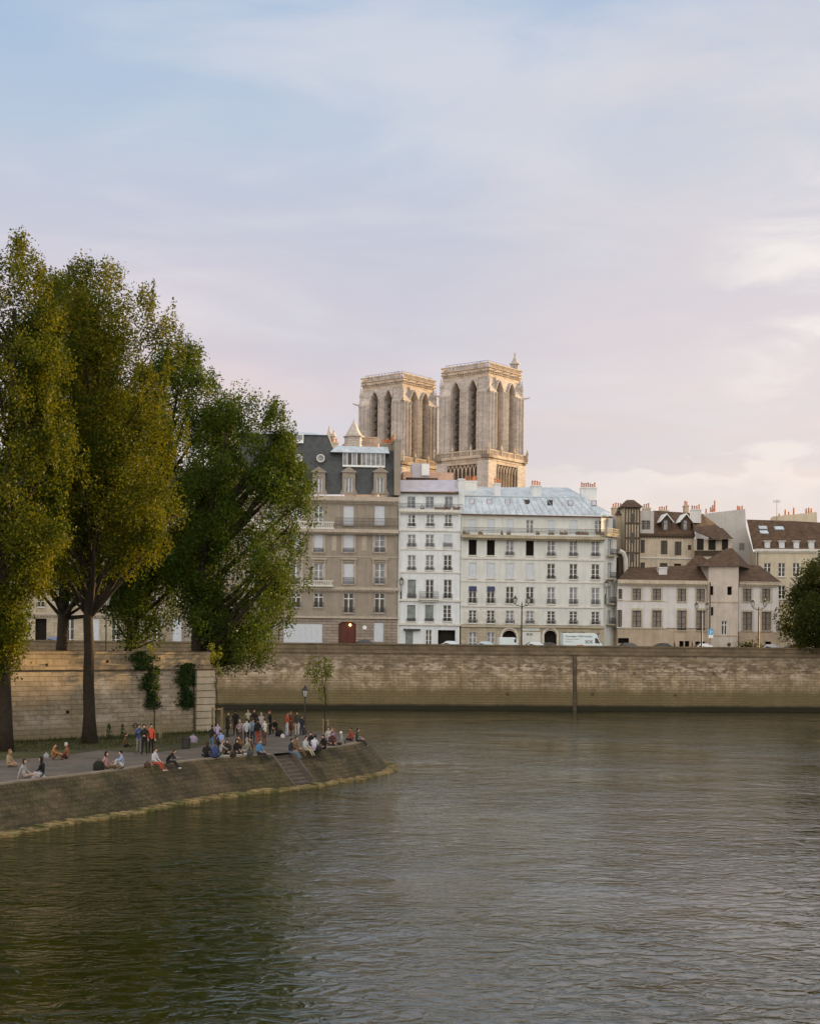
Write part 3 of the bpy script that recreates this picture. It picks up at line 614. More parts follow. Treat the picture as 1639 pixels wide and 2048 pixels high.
def plants(b, spec, y, n):
    for x, w in spec:
        u, z = b.f.uv(x, y, n); k = max(2, int(w * .0729 / .25)); mb = MB()
        for i in range(k * 14):
            c = Vector((u + rnd.uniform(0, w * .0729), n - .25 + rnd.uniform(-.12, .12), z + .25 + rnd.uniform(0, .55) * rnd.random())); a = Vector((rnd.gauss(0, 1), rnd.gauss(0, 1), rnd.gauss(0, 1))).normalized() * .09; q = Vector((rnd.gauss(0, 1), rnd.gauss(0, 1), rnd.gauss(0, 1))).normalized() * .08
            mb.add([c - a, c + q, c + a, c - q], [(0, 1, 2, 3)])
        mb.box(u, u + w * .0729, n - .4, n - .12, z + .02, z + .26)
        b.part(mb, 'balcony_plants', M['flower'])
b2()

# ---- B3 wide cream block
def b3():
    b = Building(line_frame(921.3), 'apartment_building', 'wide cream apartment block with pale blue zinc roof and seven window columns'); f = b.f; T = M['b3base']
    xs = [944.7, 981, 1019, 1059, 1101.5, 1146, 1190]; w = 15.5
    R1 = ['void', 'void', 'curtain', 'void', 'curtain', 'curtain', 'curtain']; R2 = ['blind'] * 4 + ['glass'] * 3
    R3 = ['awning', 'awning', 'glass', 'glass', 'curtain', 'curtain', 'curtain']; R4 = ['glass', 'glass', 'curtain', 'curtain', 'glass', 'glass', 'glass']
    for i, x in enumerate(xs):
        dy = (x - 920) * .012
        b.win(x, w, 1078 + dy, 1110 + dy, R1[i], 7 if R1[i] != 'void' else 0); b.win(x, w, 1125 + dy, 1156 + dy, R2[i], 6 if R2[i] != 'blind' else 0)
        b.win(x, w, 1172 + dy, 1206 + dy, R3[i], 10); b.win(x, w, 1220 + dy, 1246 + dy, R4[i], 8, bars=3)
    for x in (944.7, 981, 1019, 1059):
        for sg in (-1, 1):
            ua, z1 = f.uv(x + sg * 12.5 - 4, 1221); ub, z0 = f.uv(x + sg * 12.5 + 4, 1247); mb = MB(); mb.box(ua, ub, -.05, -.012, z0, z1); k = int((z1 - z0) / .14)
            for q in range(k): mb.box(ua + .06, ub - .06, -.07, -.052, z0 + .04 + q * .14, z0 + .11 + q * .14)
            b.part(mb, 'open_shutter', M['trimw'])
    for x in (944.7, 981): b.win(x, 15.5, 1264, 1296, 'curtain', 0, sill=False)
    b.win(1018, 27, 1261, 1300, 'void', 0, sill=False); b.win(1100, 24, 1261, 1300, 'void', 0, sill=False)
    b.win(1135, 24, 1264, 1272, 'glass', 0, sill=False); b.win(1163, 12, 1264, 1272, 'glass', 0, sill=False); b.win(1192, 12, 1266, 1280, 'glass', 0, sill=False)
    zg = f.uv(1060, 1250)[1]
    o, (u0, u1, _, zt) = b.wall(921.5, 1207, 1069, 1250, M['b3'], zbase=zg); b.wall(921.5, 1207, 1250, 1300, M['b3base'], zbase=0, name='ground_floor_wall')
    arch_fill(b, 1018, 27, 1261, 1274, M['b3base']); arch_fill(b, 1100, 24, 1261, 1272, M['b3base'])
    for x, r, ya in ((1018, 14.5, 1274), (1100, 13, 1272)):
        u, z = f.uv(x, ya); rr = r * .0735 + .15; mb = MB(); mb.tube([(u + rr * math.cos(t), -.02, z + (rr + .1) * math.sin(t)) for t in [math.pi * i / 12 for i in range(13)]], .14, 6)
        mb.box(u - rr - .14, u - rr + .14, -.1, .1, 0, z); mb.box(u + rr - .14, u + rr + .14, -.1, .1, 0, z); b.part(mb, 'arch_surround', M['trimw'])
    b.ops = []
    for i, x in enumerate(xs[:-1] + [1196]):
        b.win(x, 15, 1038 + (x - 920) * .01, 1066, 'curtain' if i in (3,) else ('half' if i == 3 else 'blind') if i < 6 else 'curtain', 0, n=1.3, sill=False)
    b.wall(921.5, 1207, 1028, 1071, M['b3'], n=1.3, depth=8, name='attic_wall')
    for y, h, out in ((1071, .45, .85), (1114, .3, .14), (1160, .22, .10), (1210, .25, .14), (1250, .35, .25)): b.band(921.5, 1207, y + 1.5, h, T if out > .2 else M['trimw'], out)
    b.long_rail(925, 1209, 1054, 1069.5, -.75)
    plants(b, [(924, 14), (955, 10), (1000, 5), (1012, 8), (1070, 8), (1095, 12), (1118, 16), (1150, 26), (1190, 18)], 1070, -.4)
    # ground panel, balcony post frame, plaques
    mb = MB(); a, z1 = f.uv(1042, 1253); c, z0 = f.uv(1078, 1262); mb.box(a, c, -.08, .02, z0, z1); mb.box(a + .1, c - .1, -.1, -.082, z0 + .08, z1 - .08); b.part(mb, 'fascia_board', M['b3'])
    mb = MB(); a, z1 = f.uv(1044, 1264); c, z0 = f.uv(1080, 1290); mb.box(a, c, -.06, .02, 0, z1); o = b.part(mb, 'shopfront', M['b3'])
    mb = MB(); a, z1 = f.uv(1052, 1266); c, z0 = f.uv(1064, 1271); mb.box(a, (a + c) / 2 - .06, -.09, -.062, z0, z1); mb.box((a + c) / 2 + .06, c, -.09, -.062, z0, z1); mb.build('pane', M['curtain'], o)
    mb = MB(); a, z1 = f.uv(1206, 1232); c, z0 = f.uv(1215, 1238)
    # zinc roof
    p = f.p3; mb = MB()
    e = [p(921, 1027.5, 1.0), p(1222, 1032, 1.2)]; k1, k2 = p(926, 992, 3.2), p(1168, 994, 3.2); r1, r2 = p(930, 974, 8), p(1135, 975, 8)
    mb.add([e[0], e[1], k2, k1], [(0, 1, 2, 3)]); mb.add([k1, k2, r2, r1], [(0, 1, 2, 3)])
    bk = p(1218, 1025, 11); mb.add([e[1], bk, r2, k2], [(0, 1, 2, 3)])
    b.part(mb, 'roof', M['zinc'])
    mb = MB()
    for i in range(21):
        x = 926 + i * 13.5; xt = min(x, 1168); a1 = Vector(p(x, 1027.5 + (x - 921) * .015, .96)); a2 = Vector(p(926 + (x - 926) * .86, 992.6, 3.16)); d = Vector((.05, 0, 0)); h = Vector((0, -.03, .04))
        mb.add([a1, a1 + d, a2 + d, a2, a1 + h, a1 + d + h, a2 + d + h, a2 + h], [(4, 5, 6, 7), (0, 1, 5, 4), (1, 2, 6, 5), (3, 0, 4, 7)])
    u0, z = f.uv(924, 991.5, 3.1); u1, _ = f.uv(1168, 993.5, 3.1); mb.box(u0, u1, 3.05, 3.2, z - .05, z + .07)
    b.part(mb, 'roof_seams', M['zincseam'])
    mb = MB(); u0, z = f.uv(921, 1028.5, .9); u1, _ = f.uv(1224, 1030, .9); mb.box(u0, u1, .82, 1.05, z - .12, z + .08); b.part(mb, 'gutter', M['tile'])
    for i, x in enumerate((943, 978, 1014, 1053, 1099, 1140, 1187)):
        yy = 1003 + (x - 943) * .012; n = 2.4; q0 = p(x - 5.5, yy + 6, 2.15); q1 = p(x + 5.5, yy + 6, 2.15); q2 = p(x + 5.5, yy - 5, 2.75); q3 = p(x - 5.5, yy - 5, 2.75); off = Vector((0, .35, -.12))
        mb = MB(); mb.hexa([Vector(q) + off for q in (q0, q1, q2, q3)], [q0, q1, q2, q3]); o = b.part(mb, 'skylight', M['iron' if i in (3, 4) else 'curtain'])
        mb = MB(); cc = sum((Vector(q) for q in (q0, q1, q2, q3)), Vector()) / 4; mb.hexa([cc + (Vector(q) - cc) * .72 + Vector((0, .02, 0)) for q in (q0, q1, q2, q3)], [cc + (Vector(q) - cc) * .72 + Vector((0, -.03, .02)) for q in (q0, q1, q2, q3)]); mb.build('pane', M['glass' if i in (3, 4) else 'zincp'], o)
    b.chimney(916.5, 928, 957, 1021, 1.6, M['b2'], 0, 3); b.chimney(929, 953, 961, 990, 6, M['b2'], 5); b.chimney(988, 1000, 966, 1006, 3.6, M['b2'], 3)
    b.chimney(1063, 1082, 970, 1006, 3.6, M['b2'], 4); b.chimney(1162, 1192, 974, 1000, 4.2, M['b2'], 7)
    # chamfered corner and side wall
    C = b.part
    u0, zt = f.uv(1207, 1069); u1, _ = f.uv(1232, 1069, 3.0); dx = Vector((u1 - u0, 3.0, 0)); Ln = dx.length; ang = math.atan2(dx.y, dx.x)
    def cp(s, n, z): return (u0 + math.cos(ang) * s - math.sin(ang) * n, math.sin(ang) * s + math.cos(ang) * n, z)
    mb = MB(); ops = []; zr = [(1079, 1111), (1126, 1157), (1172, 1207), (1221, 1248)]
    for ya, yb in zr: ops.append((Ln * .34, Ln * .66, f.uv(1218, yb, 1.4)[1], f.uv(1218, ya, 1.4)[1]))
    wall_with_openings(mb, 0, Ln, 0, zt, ops, 0, .3); mb.add([(Ln, 0, 0), (Ln, .1, 0), (Ln, .1, zt), (Ln, 0, zt)], [(0, 1, 2, 3)])
    mb.v = [cp(*v) for v in mb.v]; mb.add([(u1, 3, 0), (u1 + .8, 14, 0), (u1 + .8, 14, zt), (u1, 3, zt)], [(0, 1, 2, 3)])
    b.part(mb, 'corner_wall', M['b3'])
    for a, c, z0, z1 in ops:
        mb = MB(); mb.box(a, a + .07, .15, .2, z0, z1); mb.box(c - .07, c, .15, .2, z0, z1); mb.box((a + c) / 2 - .05, (a + c) / 2 + .05, .14, .2, z0, z1); mb.v = [cp(*v) for v in mb.v]; o = C(mb, 'window', M['sash'])
        mb = MB(); mb.box(a + .01, c - .01, .21, .24, z0, z1); mb.v = [cp(*v) for v in mb.v]; mb.build('pane', M['curtain'], o)
        mb = MB(); mb.box(a - .5, c + .5, -.75, 0, z0 - .2, z0 - .02); mb.v = [cp(*v) for v in mb.v]; o2 = C(mb, 'balcony', T)
        mb = MB(); railing(mb, a - .5, c + .5, z0, z0 + .95, -.7, .13); mb.v = [cp(*v) for v in mb.v]; mb.build('balcony_railing', M['iron'], o2)
    mb = MB(); za = f.uv(1218, 1030, 2)[1]; wall_with_openings(mb, .2, Ln - .1, zt, za, [(Ln * .38, Ln * .62, zt + .2, za - .5)], .6, .3); mb.v = [cp(*v) for v in mb.v]; mb.add([(u1 - .1, 3.4, zt), (u1 + .8, 12, zt), (u1 + .8, 12, za), (u1 - .1, 3.4, za)], [(0, 1, 2, 3)]); b.part(mb, 'corner_attic', M['b3'])
    mb = MB(); mb.box(-.1, Ln + .1, -.5, .6, zt - .25, zt - .01); mb.v = [cp(*v) for v in mb.v]; b.part(mb, 'corner_cornice', T)
    mb = MB(); railing(mb, 0, Ln, zt, zt + 1.0, -.42, .15); mb.v = [cp(*v) for v in mb.v]; b.part(mb, 'balcony_railing', M['iron'])
b3()

# wall lamp brackets
def wall_lamp(x, y, fr, label):
    u, z = fr.uv(x, y, -.5); r = empty('wall_lamp', fr.o + fr.T * u + fr.N * 0, fr.a, label, 'lamp', 'lanterns on wall brackets'); z0 = z
    mb = MB(); mb.tube([(0, -.02, z0 - 1.9), (0, -.35, z0 - 1.3), (0, -.5, z0 - .6)], .05, 6); mb.box(-.1, .1, -.08, .0, z0 - 3.0, z0 - 1.5); mb.build('bracket', M['post'], r); lantern(r, (0, -.5, z0 - .6), 1.0)
def lantern(r, c, s=1.0):
    c = Vector(c); mb = MB(); mb.lathe([(.03, 0), (.11, .03), (.22, .08), (.20, .1)], 8, c); mb.lathe([(.36, .72), (.33, .78), (.16, .98), (.18, 1.02), (.07, 1.1), (.03, 1.28), (.01, 1.3)], 8, c)
    for k in range(8):
        t = 2 * math.pi * k / 8; mb.tube([c + Vector((.2 * math.cos(t), .2 * math.sin(t), .1)), c + Vector((.34 * math.cos(t), .34 * math.sin(t), .74))], .018, 4)
    for i in range(len(mb.v)): v = Vector(mb.v[i]); mb.v[i] = tuple(c + (v - c) * s)
    mb.build('lantern', M['post'], r)
    g = MB(); g.lathe([(.17, .1), (.31, .72)], 8, c)
    for i in range(len(g.v)): v = Vector(g.v[i]); g.v[i] = tuple(c + (v - c) * s)
    g.build('lantern_glass', M['lglass'], r)
LF = line_frame(800)
wall_lamp(802.5, 1162, LF, 'black wall lantern at the joint of the brown and the narrow white building')
wall_lamp(1212, 1168, LF, 'black wall lantern near the right corner of the wide cream block')

# ---- B5 low white house, stair block and right wing
def b5():
    b = Building(Frame(1236, Dl(1236) + 1, 1436, Dl(1436) + 1), 'old_house', 'low white old house with brown roofs and a plain stair block in the middle'); f = b.f; T = M['b4']
    for i, x in enumerate((1272.5, 1312.5, 1362.5, 1400)):
        b.win(x, 17, 1177, 1200 if i < 2 else 1203, 'taupe', 0, trim=T, sash='timber'); b.win(x, 18, 1221, 1254 if i < 2 else 1261, 'taupe', 0, trim=T, sash='timber')
    b.win(1239.5, 8, 1178, 1198, 'taupe', 0, sash='timber'); b.win(1238.5, 9, 1220, 1254, 'taupe', 0, sash='timber')
    b.win(1246, 22, 1276, 1287, 'void', sill=False); b.win(1362, 9, 1282, 1294, 'void', sill=False); b.win(1373, 9, 1282, 1294, 'void', sill=False); b.win(1394, 9, 1283, 1294, 'void', sill=False); b.win(1404, 9, 1283, 1294, 'void', sill=False)
    zb = f.uv(1330, 1256)[1]
    b.wall(1234, 1417, 1166, 1256, M['b5'], zbase=zb); b.wall(1234, 1417, 1256, 1310, M['b5base'], zbase=0, name='base_wall')
    b.band(1233, 1417, 1163, .55, T, .5); b.band(1234, 1330, 1201.5, .12, T, .06); b.band(1234, 1330, 1256, .18, T, .10)
    for i, x in enumerate((1272.5, 1312.5, 1362.5, 1400)):
        for ya, yb in ((1177, 1202), (1221, 1257)):
            ua, z1 = f.uv(x - 9, ya); ub, z0 = f.uv(x + 9, yb); mb = MB(); mb.box(ua - .22, ua - .01, -.05, .02, z0, z1 + .1); mb.box(ub + .01, ub + .22, -.05, .02, z0, z1 + .1); mb.prism([(ua - .22, z1 + .103), (ub + .22, z1 + .103), (ub + .1, z1 + .32), ((ua + ub) / 2, z1 + .42), (ua - .1, z1 + .32)], -.07, .02); b.part(mb, 'window_surround', T)
    p = f.p3
    mb = MB(); mb.add([p(1233, 1160.5, -.5), p(1417, 1161.5, -.5), p(1417, 1128, 4.5), p(1255, 1137, 4.5)], [(0, 1, 2, 3)]); mb.add([p(1233, 1160.5, -.5), p(1255, 1137, 4.5), p(1236, 1160, 9)], [(0, 1, 2)]); mb.add([p(1255, 1137, 4.5), p(1417, 1128, 4.5), p(1417, 1160, 9.5), p(1240, 1160, 9.5)], [(0, 1, 2, 3)]); b.part(mb, 'roof', M['tile'])
    mb = MB(); mb.add([p(1365, 1136, 3.8), p(1440, 1136, 3.8), p(1400, 1110, 5.2), p(1388, 1112, 5.2)], [(0, 1, 2, 3)]); mb.add([p(1365, 1136, 3.8), p(1388, 1112, 5.2), p(1388, 1130, 8)], [(0, 1, 2)]); b.part(mb, 'roof', M['tile'])
    b.chimney(1317, 1333, 1134, 1150, 1.2, M['b5'], 0)
    # stair block
    b.ops = []; T2 = M['b5tower']
    b.win(1458, 9, 1173, 1190, 'void', sill=False, n=-.7); b.win(1447.5, 10, 1242, 1270, 'glass', sill=False, n=-.7, bars=2); b.win(1422.5, 6, 1172, 1190, 'void', sill=False, n=-.7); b.win(1423, 5, 1214, 1231, 'void', sill=False, n=-.7)
    b.wall(1416, 1476, 1131, 1310, M['b5tower'], n=-.7, zbase=0, depth=6, name='stair_block_wall')
    for y in (1204, 1271): b.band(1416.2, 1475.8, y, .16, M['b5base'], .06, n=-.7)
    mb = MB(); mb.add([p(1396, 1133, -1.2), p(1480, 1132, -1.2), p(1463, 1096, 2.8), p(1452, 1097, 2.8)], [(0, 1, 2, 3)]); mb.add([p(1480, 1132, -1.2), p(1506, 1140, 5.5), p(1463, 1096, 2.8)], [(0, 1, 2)]); mb.add([p(1396, 1133, -1.2), p(1452, 1097, 2.8), p(1390, 1132, 7)], [(0, 1, 2)]); b.part(mb, 'stair_block_roof', M['tile'])
    # right wing
    b.ops = []
    for i, x in enumerate((1493, 1531)): b.win(x, 17, 1177, 1203, 'taupe', 0, trim=T, sash='timber'); b.win(x, 19, 1224, 1261, 'taupe', 0, trim=T, sash='timber')
    b.win(1535, 12, 1283, 1298, 'void', sill=False)
    b.wall(1476.4, 1556, 1168, 1264, M['b5'], zbase=f.uv(1510, 1264)[1], name='wing_wall'); b.wall(1476.4, 1556, 1264, 1310, M['b5base'], zbase=0, name='wing_base')
    b.band(1476.4, 1557, 1166, .45, T, .4)
    mb = MB(); mb.add([p(1476, 1164, -.45), p(1562, 1166, -.45), p(1518, 1131, 4.5), p(1476, 1129, 4.5)], [(0, 1, 2, 3)]); mb.add([p(1562, 1166, -.45), p(1560, 1163, 9), p(1518, 1131, 4.5)], [(0, 1, 2)]); b.part(mb, 'wing_roof', M['tile'])
    for i, x in enumerate((1493, 1531)):
        for ya, yb in ((1177, 1204), (1224, 1263)):
            ua, z1 = f.uv(x - 9, ya); ub, z0 = f.uv(x + 9, yb); mb = MB(); mb.box(ua - .22, ua - .01, -.05, .02, z0, z1 + .1); mb.box(ub + .01, ub + .22, -.05, .02, z0, z1 + .1); mb.box(ua - .22, ub + .22, -.07, .02, z1 + .103, z1 + .3); b.part(mb, 'window_surround', T)
    mb = MB(); u, z = f.uv(1417, 1165); mb.tube([(u - .1, -.85, .1), (u - .1, -.85, z)], .08, 6); b.part(mb, 'downpipe', M['timber'])
b5()

# ---- B4 half timbered group behind
def b4():
    b = Building(Frame(1228, Dl(1228) + 11, 1428, Dl(1428) + 11), 'old_house', 'yellowish old house with half timbered stair tower behind the low white house'); f = b.f; p = f.p3
    for x, w, y0, y1 in ((1284, 8, 1080, 1106), (1327, 13, 1081, 1109), (1355, 13, 1083, 1111), (1378, 7, 1090, 1100), (1284, 9, 1125, 1140), (1326, 15, 1126, 1140), (1354, 14, 1127, 1140)): b.win(x, w, y0, y1, 'glass', 0, sash='timber', sill=False)
    b.wall(1270, 1388, 1071, 1160, M['b4'], zbase=0); b.band(1270, 1388, 1115, .2, M['trimw'], .12); b.band(1268, 1388, 1069, .4, M['timber'], .3)
    mb = MB(); mb.add([p(1306, 1069, -.3), p(1389, 1069, -.3), p(1382, 1026, 4.5), p(1305, 1021, 4.5)], [(0, 1, 2, 3)]); mb.add([p(1305, 1021, 4.5), p(1382, 1026, 4.5), p(1389, 1069, 9), p(1300, 1069, 9)], [(0, 1, 2, 3)]); b.part(mb, 'roof', M['tile'])
    # tall white dormer
    b.ops = []; b.win(1286, 8, 1041, 1059, 'curtain', sill=False, n=-.1, sash='timber'); b.win(1295, 8, 1041, 1059, 'curtain', sill=False, n=-.1, sash='timber')
    b.wall(1278, 1307, 1021, 1070, M['gable'], n=-.1, depth=5, name='tall_dormer')
    for x in (1331, 1370):
        u, z0 = f.uv(x, 1066, .6); _, z1 = f.uv(x, 1040, .6); _, z2 = f.uv(x, 1029, .6); mb = MB(); mb.prism([(u - .75, z0), (u + .75, z0), (u + .75, z1), (u, z2), (u - .75, z1)], .5, 4); o = b.part(mb, 'dormer', M['timber'])
        mb = MB()
        for s in (-1, 1): mb.hexa([(u + s * 1.15, .15, z1 - .45), (u, .15, z2), (u, 3.8, z2), (u + s * 1.15, 3.8, z1 - .45)], [(u + s * 1.15, .15, z1 - .3), (u, .15, z2 + .18), (u, 3.8, z2 + .18), (u + s * 1.15, 3.8, z1 - .3)])
        mb.build('verge_board', M['sash'], o)
        mb = MB(); mb.box(u - .4, u + .15, .47, .497, z0 + .5, z1 - .1); mb.build('pane', M['curtain'], o)
    # stair tower, timber frame
    mb = MB(); u0, z1 = f.uv(1250, 1014, -2); u1, _ = f.uv(1278, 1014, -2); mb.box(u0, u1, -2, 1.5, 0, z1); o = b.part(mb, 'stair_tower', M['b4'])
    mb = MB()
    for i in range(6): a = u0 + (u1 - u0) * i / 5; mb.box(a - .1, a + .1, -2.08, -2.002, 6, z1)
    z = z1 - .2
    while z > 9: mb.box(u0 - .12, u1 + .12, -2.12, -2.082, z - .12, z + .12); mb.hexa([(u0, -2.07, z - 2.1), (u0 + .2, -2.07, z - 2.1), (u0 + .2, -2.01, z - 2.1), (u0, -2.01, z - 2.1)], [(u0 + 1.0, -2.07, z - .2), (u0 + 1.2, -2.07, z - .2), (u0 + 1.2, -2.01, z - .2), (u0 + 1.0, -2.01, z - .2)]) if False else None; z -= 2.3
    mb.build('timber_frame', M['timber'], o)
    for zz in (0, 1, 2):
        mb = MB(); _, wz = f.uv(1265, 1035 + zz * 38, -2.1); mb.box((u0 + u1) / 2 - .35, (u0 + u1) / 2 + .35, -2.15, -2.125, wz - .9, wz + .6); mb.build('tower_window', M['glass'], o)
    mb = MB(); z = z1; mb.hexa([(u0 - .5, -2.5, z), (u1 + .5, -2.5, z), (u1 + .5, 2, z), (u0 - .5, 2, z)], [(u0 + .6, -.8, z + 1.25), (u1 - .6, -.8, z + 1.25), (u1 - .6, .2, z + 1.25), (u0 + .6, .2, z + 1.25)]); b.part(mb, 'tower_roof', M['tile'])
    # side wall between cream block and tower
    b.ops = []; b.wall(1231, 1251, 1030, 1160, M['b4'], n=.5, zbase=0, name='side_wall', depth=8)
    for y in (1042, 1085):
        u, z = f.uv(1246, y, .4); mb = MB(); mb.prism([(u + .3 * math.cos(t), z + .4 * math.sin(t)) for t in [i * math.pi / 6 for i in range(12)]], .42, .5); b.part(mb, 'round_window', M['glass'])
    mb = MB(); mb.add([p(1228, 1030, .2), p(1254, 1030, .2), p(1250, 1015, 4), p(1236, 1015, 4)], [(0, 1, 2, 3)]); b.part(mb, 'side_roof', M['tile'])
    # curved white stair flue beside the corner
    mb = MB(); pts = [f.p3(1238, 1102, -2), f.p3(1246, 1106, -2), f.p3(1250, 1118, -2), f.p3(1251, 1150, -2)]; mb.tube(pts, .38, 8); b.part(mb, 'curved_flue', M['trimw'])
    mb = MB(); a, zt = f.uv(1237, 1108, -1.6); c, _ = f.uv(1248, 1108, -1.6); mb.box(a, c, -1.6, .4, 6, zt); b.part(mb, 'passage', M['timber'])
    # timber gallery at right
    u0, zt = f.uv(1388, 1078, -1.5); u1, zb = f.uv(1463, 1101, -1.5); mb = MB(); mb.box(u0, u1, -1.2, 5, zb - 6, zt); o = b.part(mb, 'gallery', M['b4'])
    for x0, x1 in ((1393, 1406), (1416, 1430), (1443, 1455)):
        mb = MB(); a, zz = f.uv(x0, 1077, -1.3); c, z0 = f.uv(x1, 1100, -1.3); mb.box(a, c, -1.26, -1.203, z0, zz); mb.build('opening', M['void'], o)
    mb = MB(); x = 1389
    while x < 1463: a, zz = f.uv(x, 1101, -1.4); _, z0 = f.uv(x, 1112, -1.4); mb.box(a - .06, a + .06, -1.36, -1.22, z0, zz); x += 2.2
    a, zz = f.uv(1388, 1101, -1.4); c, z0 = f.uv(1464, 1103, -1.4); mb.box(a, c, -1.4, -1.18, z0, zz); mb.build('gallery_railing', M['timber'], o)
    mb = MB(); mb.add([p(1384, 1060, -2), p(1430, 1080, -2), p(1425, 1056, 1), p(1398, 1042, 3)], [(0, 1, 2, 3)]); mb.add([p(1415, 1080, -2.2), p(1466, 1078, -2.2), p(1444, 1056, 2), p(1424, 1056, 2)], [(0, 1, 2, 3)]); mb.add([p(1380, 1024, 4.5), p(1386, 1062, -1), p(1428, 1080, -2), p(1440, 1056, 3), p(1404, 1028, 5)], [(0, 1, 2, 3, 4)]); b.part(mb, 'gallery_roof', M['tile'])
    b.chimney(1383, 1401, 1018, 1046, 1, M['b5'], 4); b.chimney(1369, 1376, 1010, 1028, 5, M['b4'], 2); b.chimney(1225, 1244, 1014, 1030, 5, M['b4'], 4); b.chimney(1287, 1300, 1015, 1024, 4, M['b4'], 3); b.chimney(1318, 1336, 1020, 1027, 5, M['b4'], 4)
b4()

def b_gable():
    b = Building(Frame(1402, Dl(1402) + 24, 1602, Dl(1602) + 21), 'tall_house', 'tall grey party wall house rising behind the timber gallery'); f = b.f
    mb = MB(); pts = [f.uv(*q) for q in ((1401, 1028), (1489, 1018), (1491, 1054), (1512, 1128), (1512, 1180), (1400, 1180))]; mb.prism(pts[::-1], 0, 9); b.part(mb, 'wall', M['gable'])
    mb = MB(); a, z1 = f.uv(1477, 1086); c, z0 = f.uv(1487, 1100); mb.box(a, c, -.04, .02, z0, z1); b.part(mb, 'window', M['brownpane'])
    for x, y, h in ((1411, 1022, 4), (1420, 1020, 5), (1424, 1020, 9), (1428, 1019, 17), (1474, 1016, 4), (1478, 1016, 3), (1483, 1016, 4)):
        u, z = f.uv(x, y + 4, 3); _, zt = f.uv(x, y - h, 3); mb = MB(); mb.lathe([(.16, z), (.12, zt), (.15, zt + .05)], 8, (u, 3, 0)); b.part(mb, 'chimney_pot', M['pot'])
b_gable()
def b6():
    b = Building(Frame(1504, Dl(1504) + 14, 1704, Dl(1704) + 11), 'tall_house', 'cream house with brown tiled roof and four white dormers behind the tree at right'); f = b.f; p = f.p3
    for x in (1533.5, 1562, 1591, 1622, 1652): b.win(x, 14, 1126, 1153, 'glass', 0); b.win(x, 14, 1171, 1198, 'glass', 0)
    b.wall(1511, 1690, 1101, 1310, M['b6'], zbase=0); b.band(1509, 1690, 1100, .35, M['trimw'], .3)
    mb = MB(); mb.add([p(1507, 1099, -.3), p(1690, 1104, -.3), p(1690, 1048, 5), p(1587, 1042, 5), p(1492, 1039, 5)], [(0, 1, 2, 3, 4)]); mb.add([p(1507, 1099, -.3), p(1492, 1039, 5), p(1505, 1099, 10)], [(0, 1, 2)]); b.part(mb, 'roof', M['tile'])
    mb = MB(); a, z = f.uv(1514, 1102); mb.tube([(a, -.12, 4), (a, -.12, z)], .07, 6); b.part(mb, 'downpipe', M['timber'])
    for i, x in enumerate((1527, 1556, 1585, 1615)):
        u, z0 = f.uv(x + 1, 1098, .1); u1, z1 = f.uv(x + 12, 1083, .1); mb = MB(); mb.hexa([(u, .1, z0), (u1, .1, z0), (u1, 2.2, z0 + 1), (u, 2.2, z0 + 1)], [(u, .1, z1), (u1, .1, z1), (u1, 2.2, z1), (u, 2.2, z1)]); mb.box(u - .15, u1 + .15, -.1, 2.2, z1 + .003, z1 + .12); o = b.part(mb, 'dormer', M['trimw'])
        mb = MB(); mb.box(u + .12, u1 - .12, .06, .097, z0 + .15, z1 - .1); mb.build('window_shutter', M['blind'], o)
    for x0, x1, y0, y1 in ((1515, 1531, 1053, 1059), (1517, 1533, 1062, 1068), (1546, 1564, 1054, 1060)):
        t0 = (1099 - y1) / 60; t1 = (1099 - y0) / 60; q = [p(x0 + 3, y1, -.3 + 5.3 * t0), p(x1 + 3, y1, -.3 + 5.3 * t0), p(x1, y0, -.3 + 5.3 * t1), p(x0, y0, -.3 + 5.3 * t1)]; mb = MB(); mb.hexa([Vector(v) + Vector((0, .2, -.15)) for v in q], [Vector(v) + Vector((0, -.15, .1)) for v in q]); b.part(mb, 'skylight', M['zinc'])
    mb = MB(); pts = [f.uv(x, y, 6) for x, y in ((1545, 1033), (1632, 1024), (1634, 1090), (1600, 1090), (1545, 1060))]; mb.prism(pts[::-1], 6, 9); o = b.part(mb, 'chimney_wall', M['b6'])
    for x, h in ((1558, 3), (1570, 10), (1577, 5), (1587, 12), (1612, 8), (1617, 9), (1622, 7)):
        u, z = f.uv(x, 1033 - (x - 1545) * .1, 7); _, zt = f.uv(x, 1031 - (x - 1545) * .1 - h, 7); mb = MB(); mb.lathe([(.17, z - .3), (.12, zt)], 8, (u, 7.5, 0)); mb.build('chimney_pot', M['pot'], o)
    mb = MB(); u, z = f.uv(1551, 1040, 6); _, zt = f.uv(1551, 1000, 6); mb.tube([(u, 5.5, z), (u, 5.5, zt)], .03, 4)
    for k in range(4): mb.tube([(u - .6, 5.5, zt - .1 - k * .12), (u + .6, 5.5, zt - .1 - k * .12)], .015, 4)
    b.part(mb, 'antenna', M['iron'])
    b2_ = Building(Frame(1634, Dl(1634) + 30, 1734, Dl(1734) + 30), 'tall_house', 'pale house end with grey roof at the right edge of the view')
    b2_.wall(1633, 1760, 1062, 1310, M['b5tower'], zbase=0); mb = MB(); mb.add([b2_.f.p3(1632, 1063, -.2), b2_.f.p3(1760, 1063, -.2), b2_.f.p3(1760, 1040, 5), b2_.f.p3(1640, 1048, 5)], [(0, 1, 2, 3)]); b2_.part(mb, 'roof', M['zincp'])
b6()

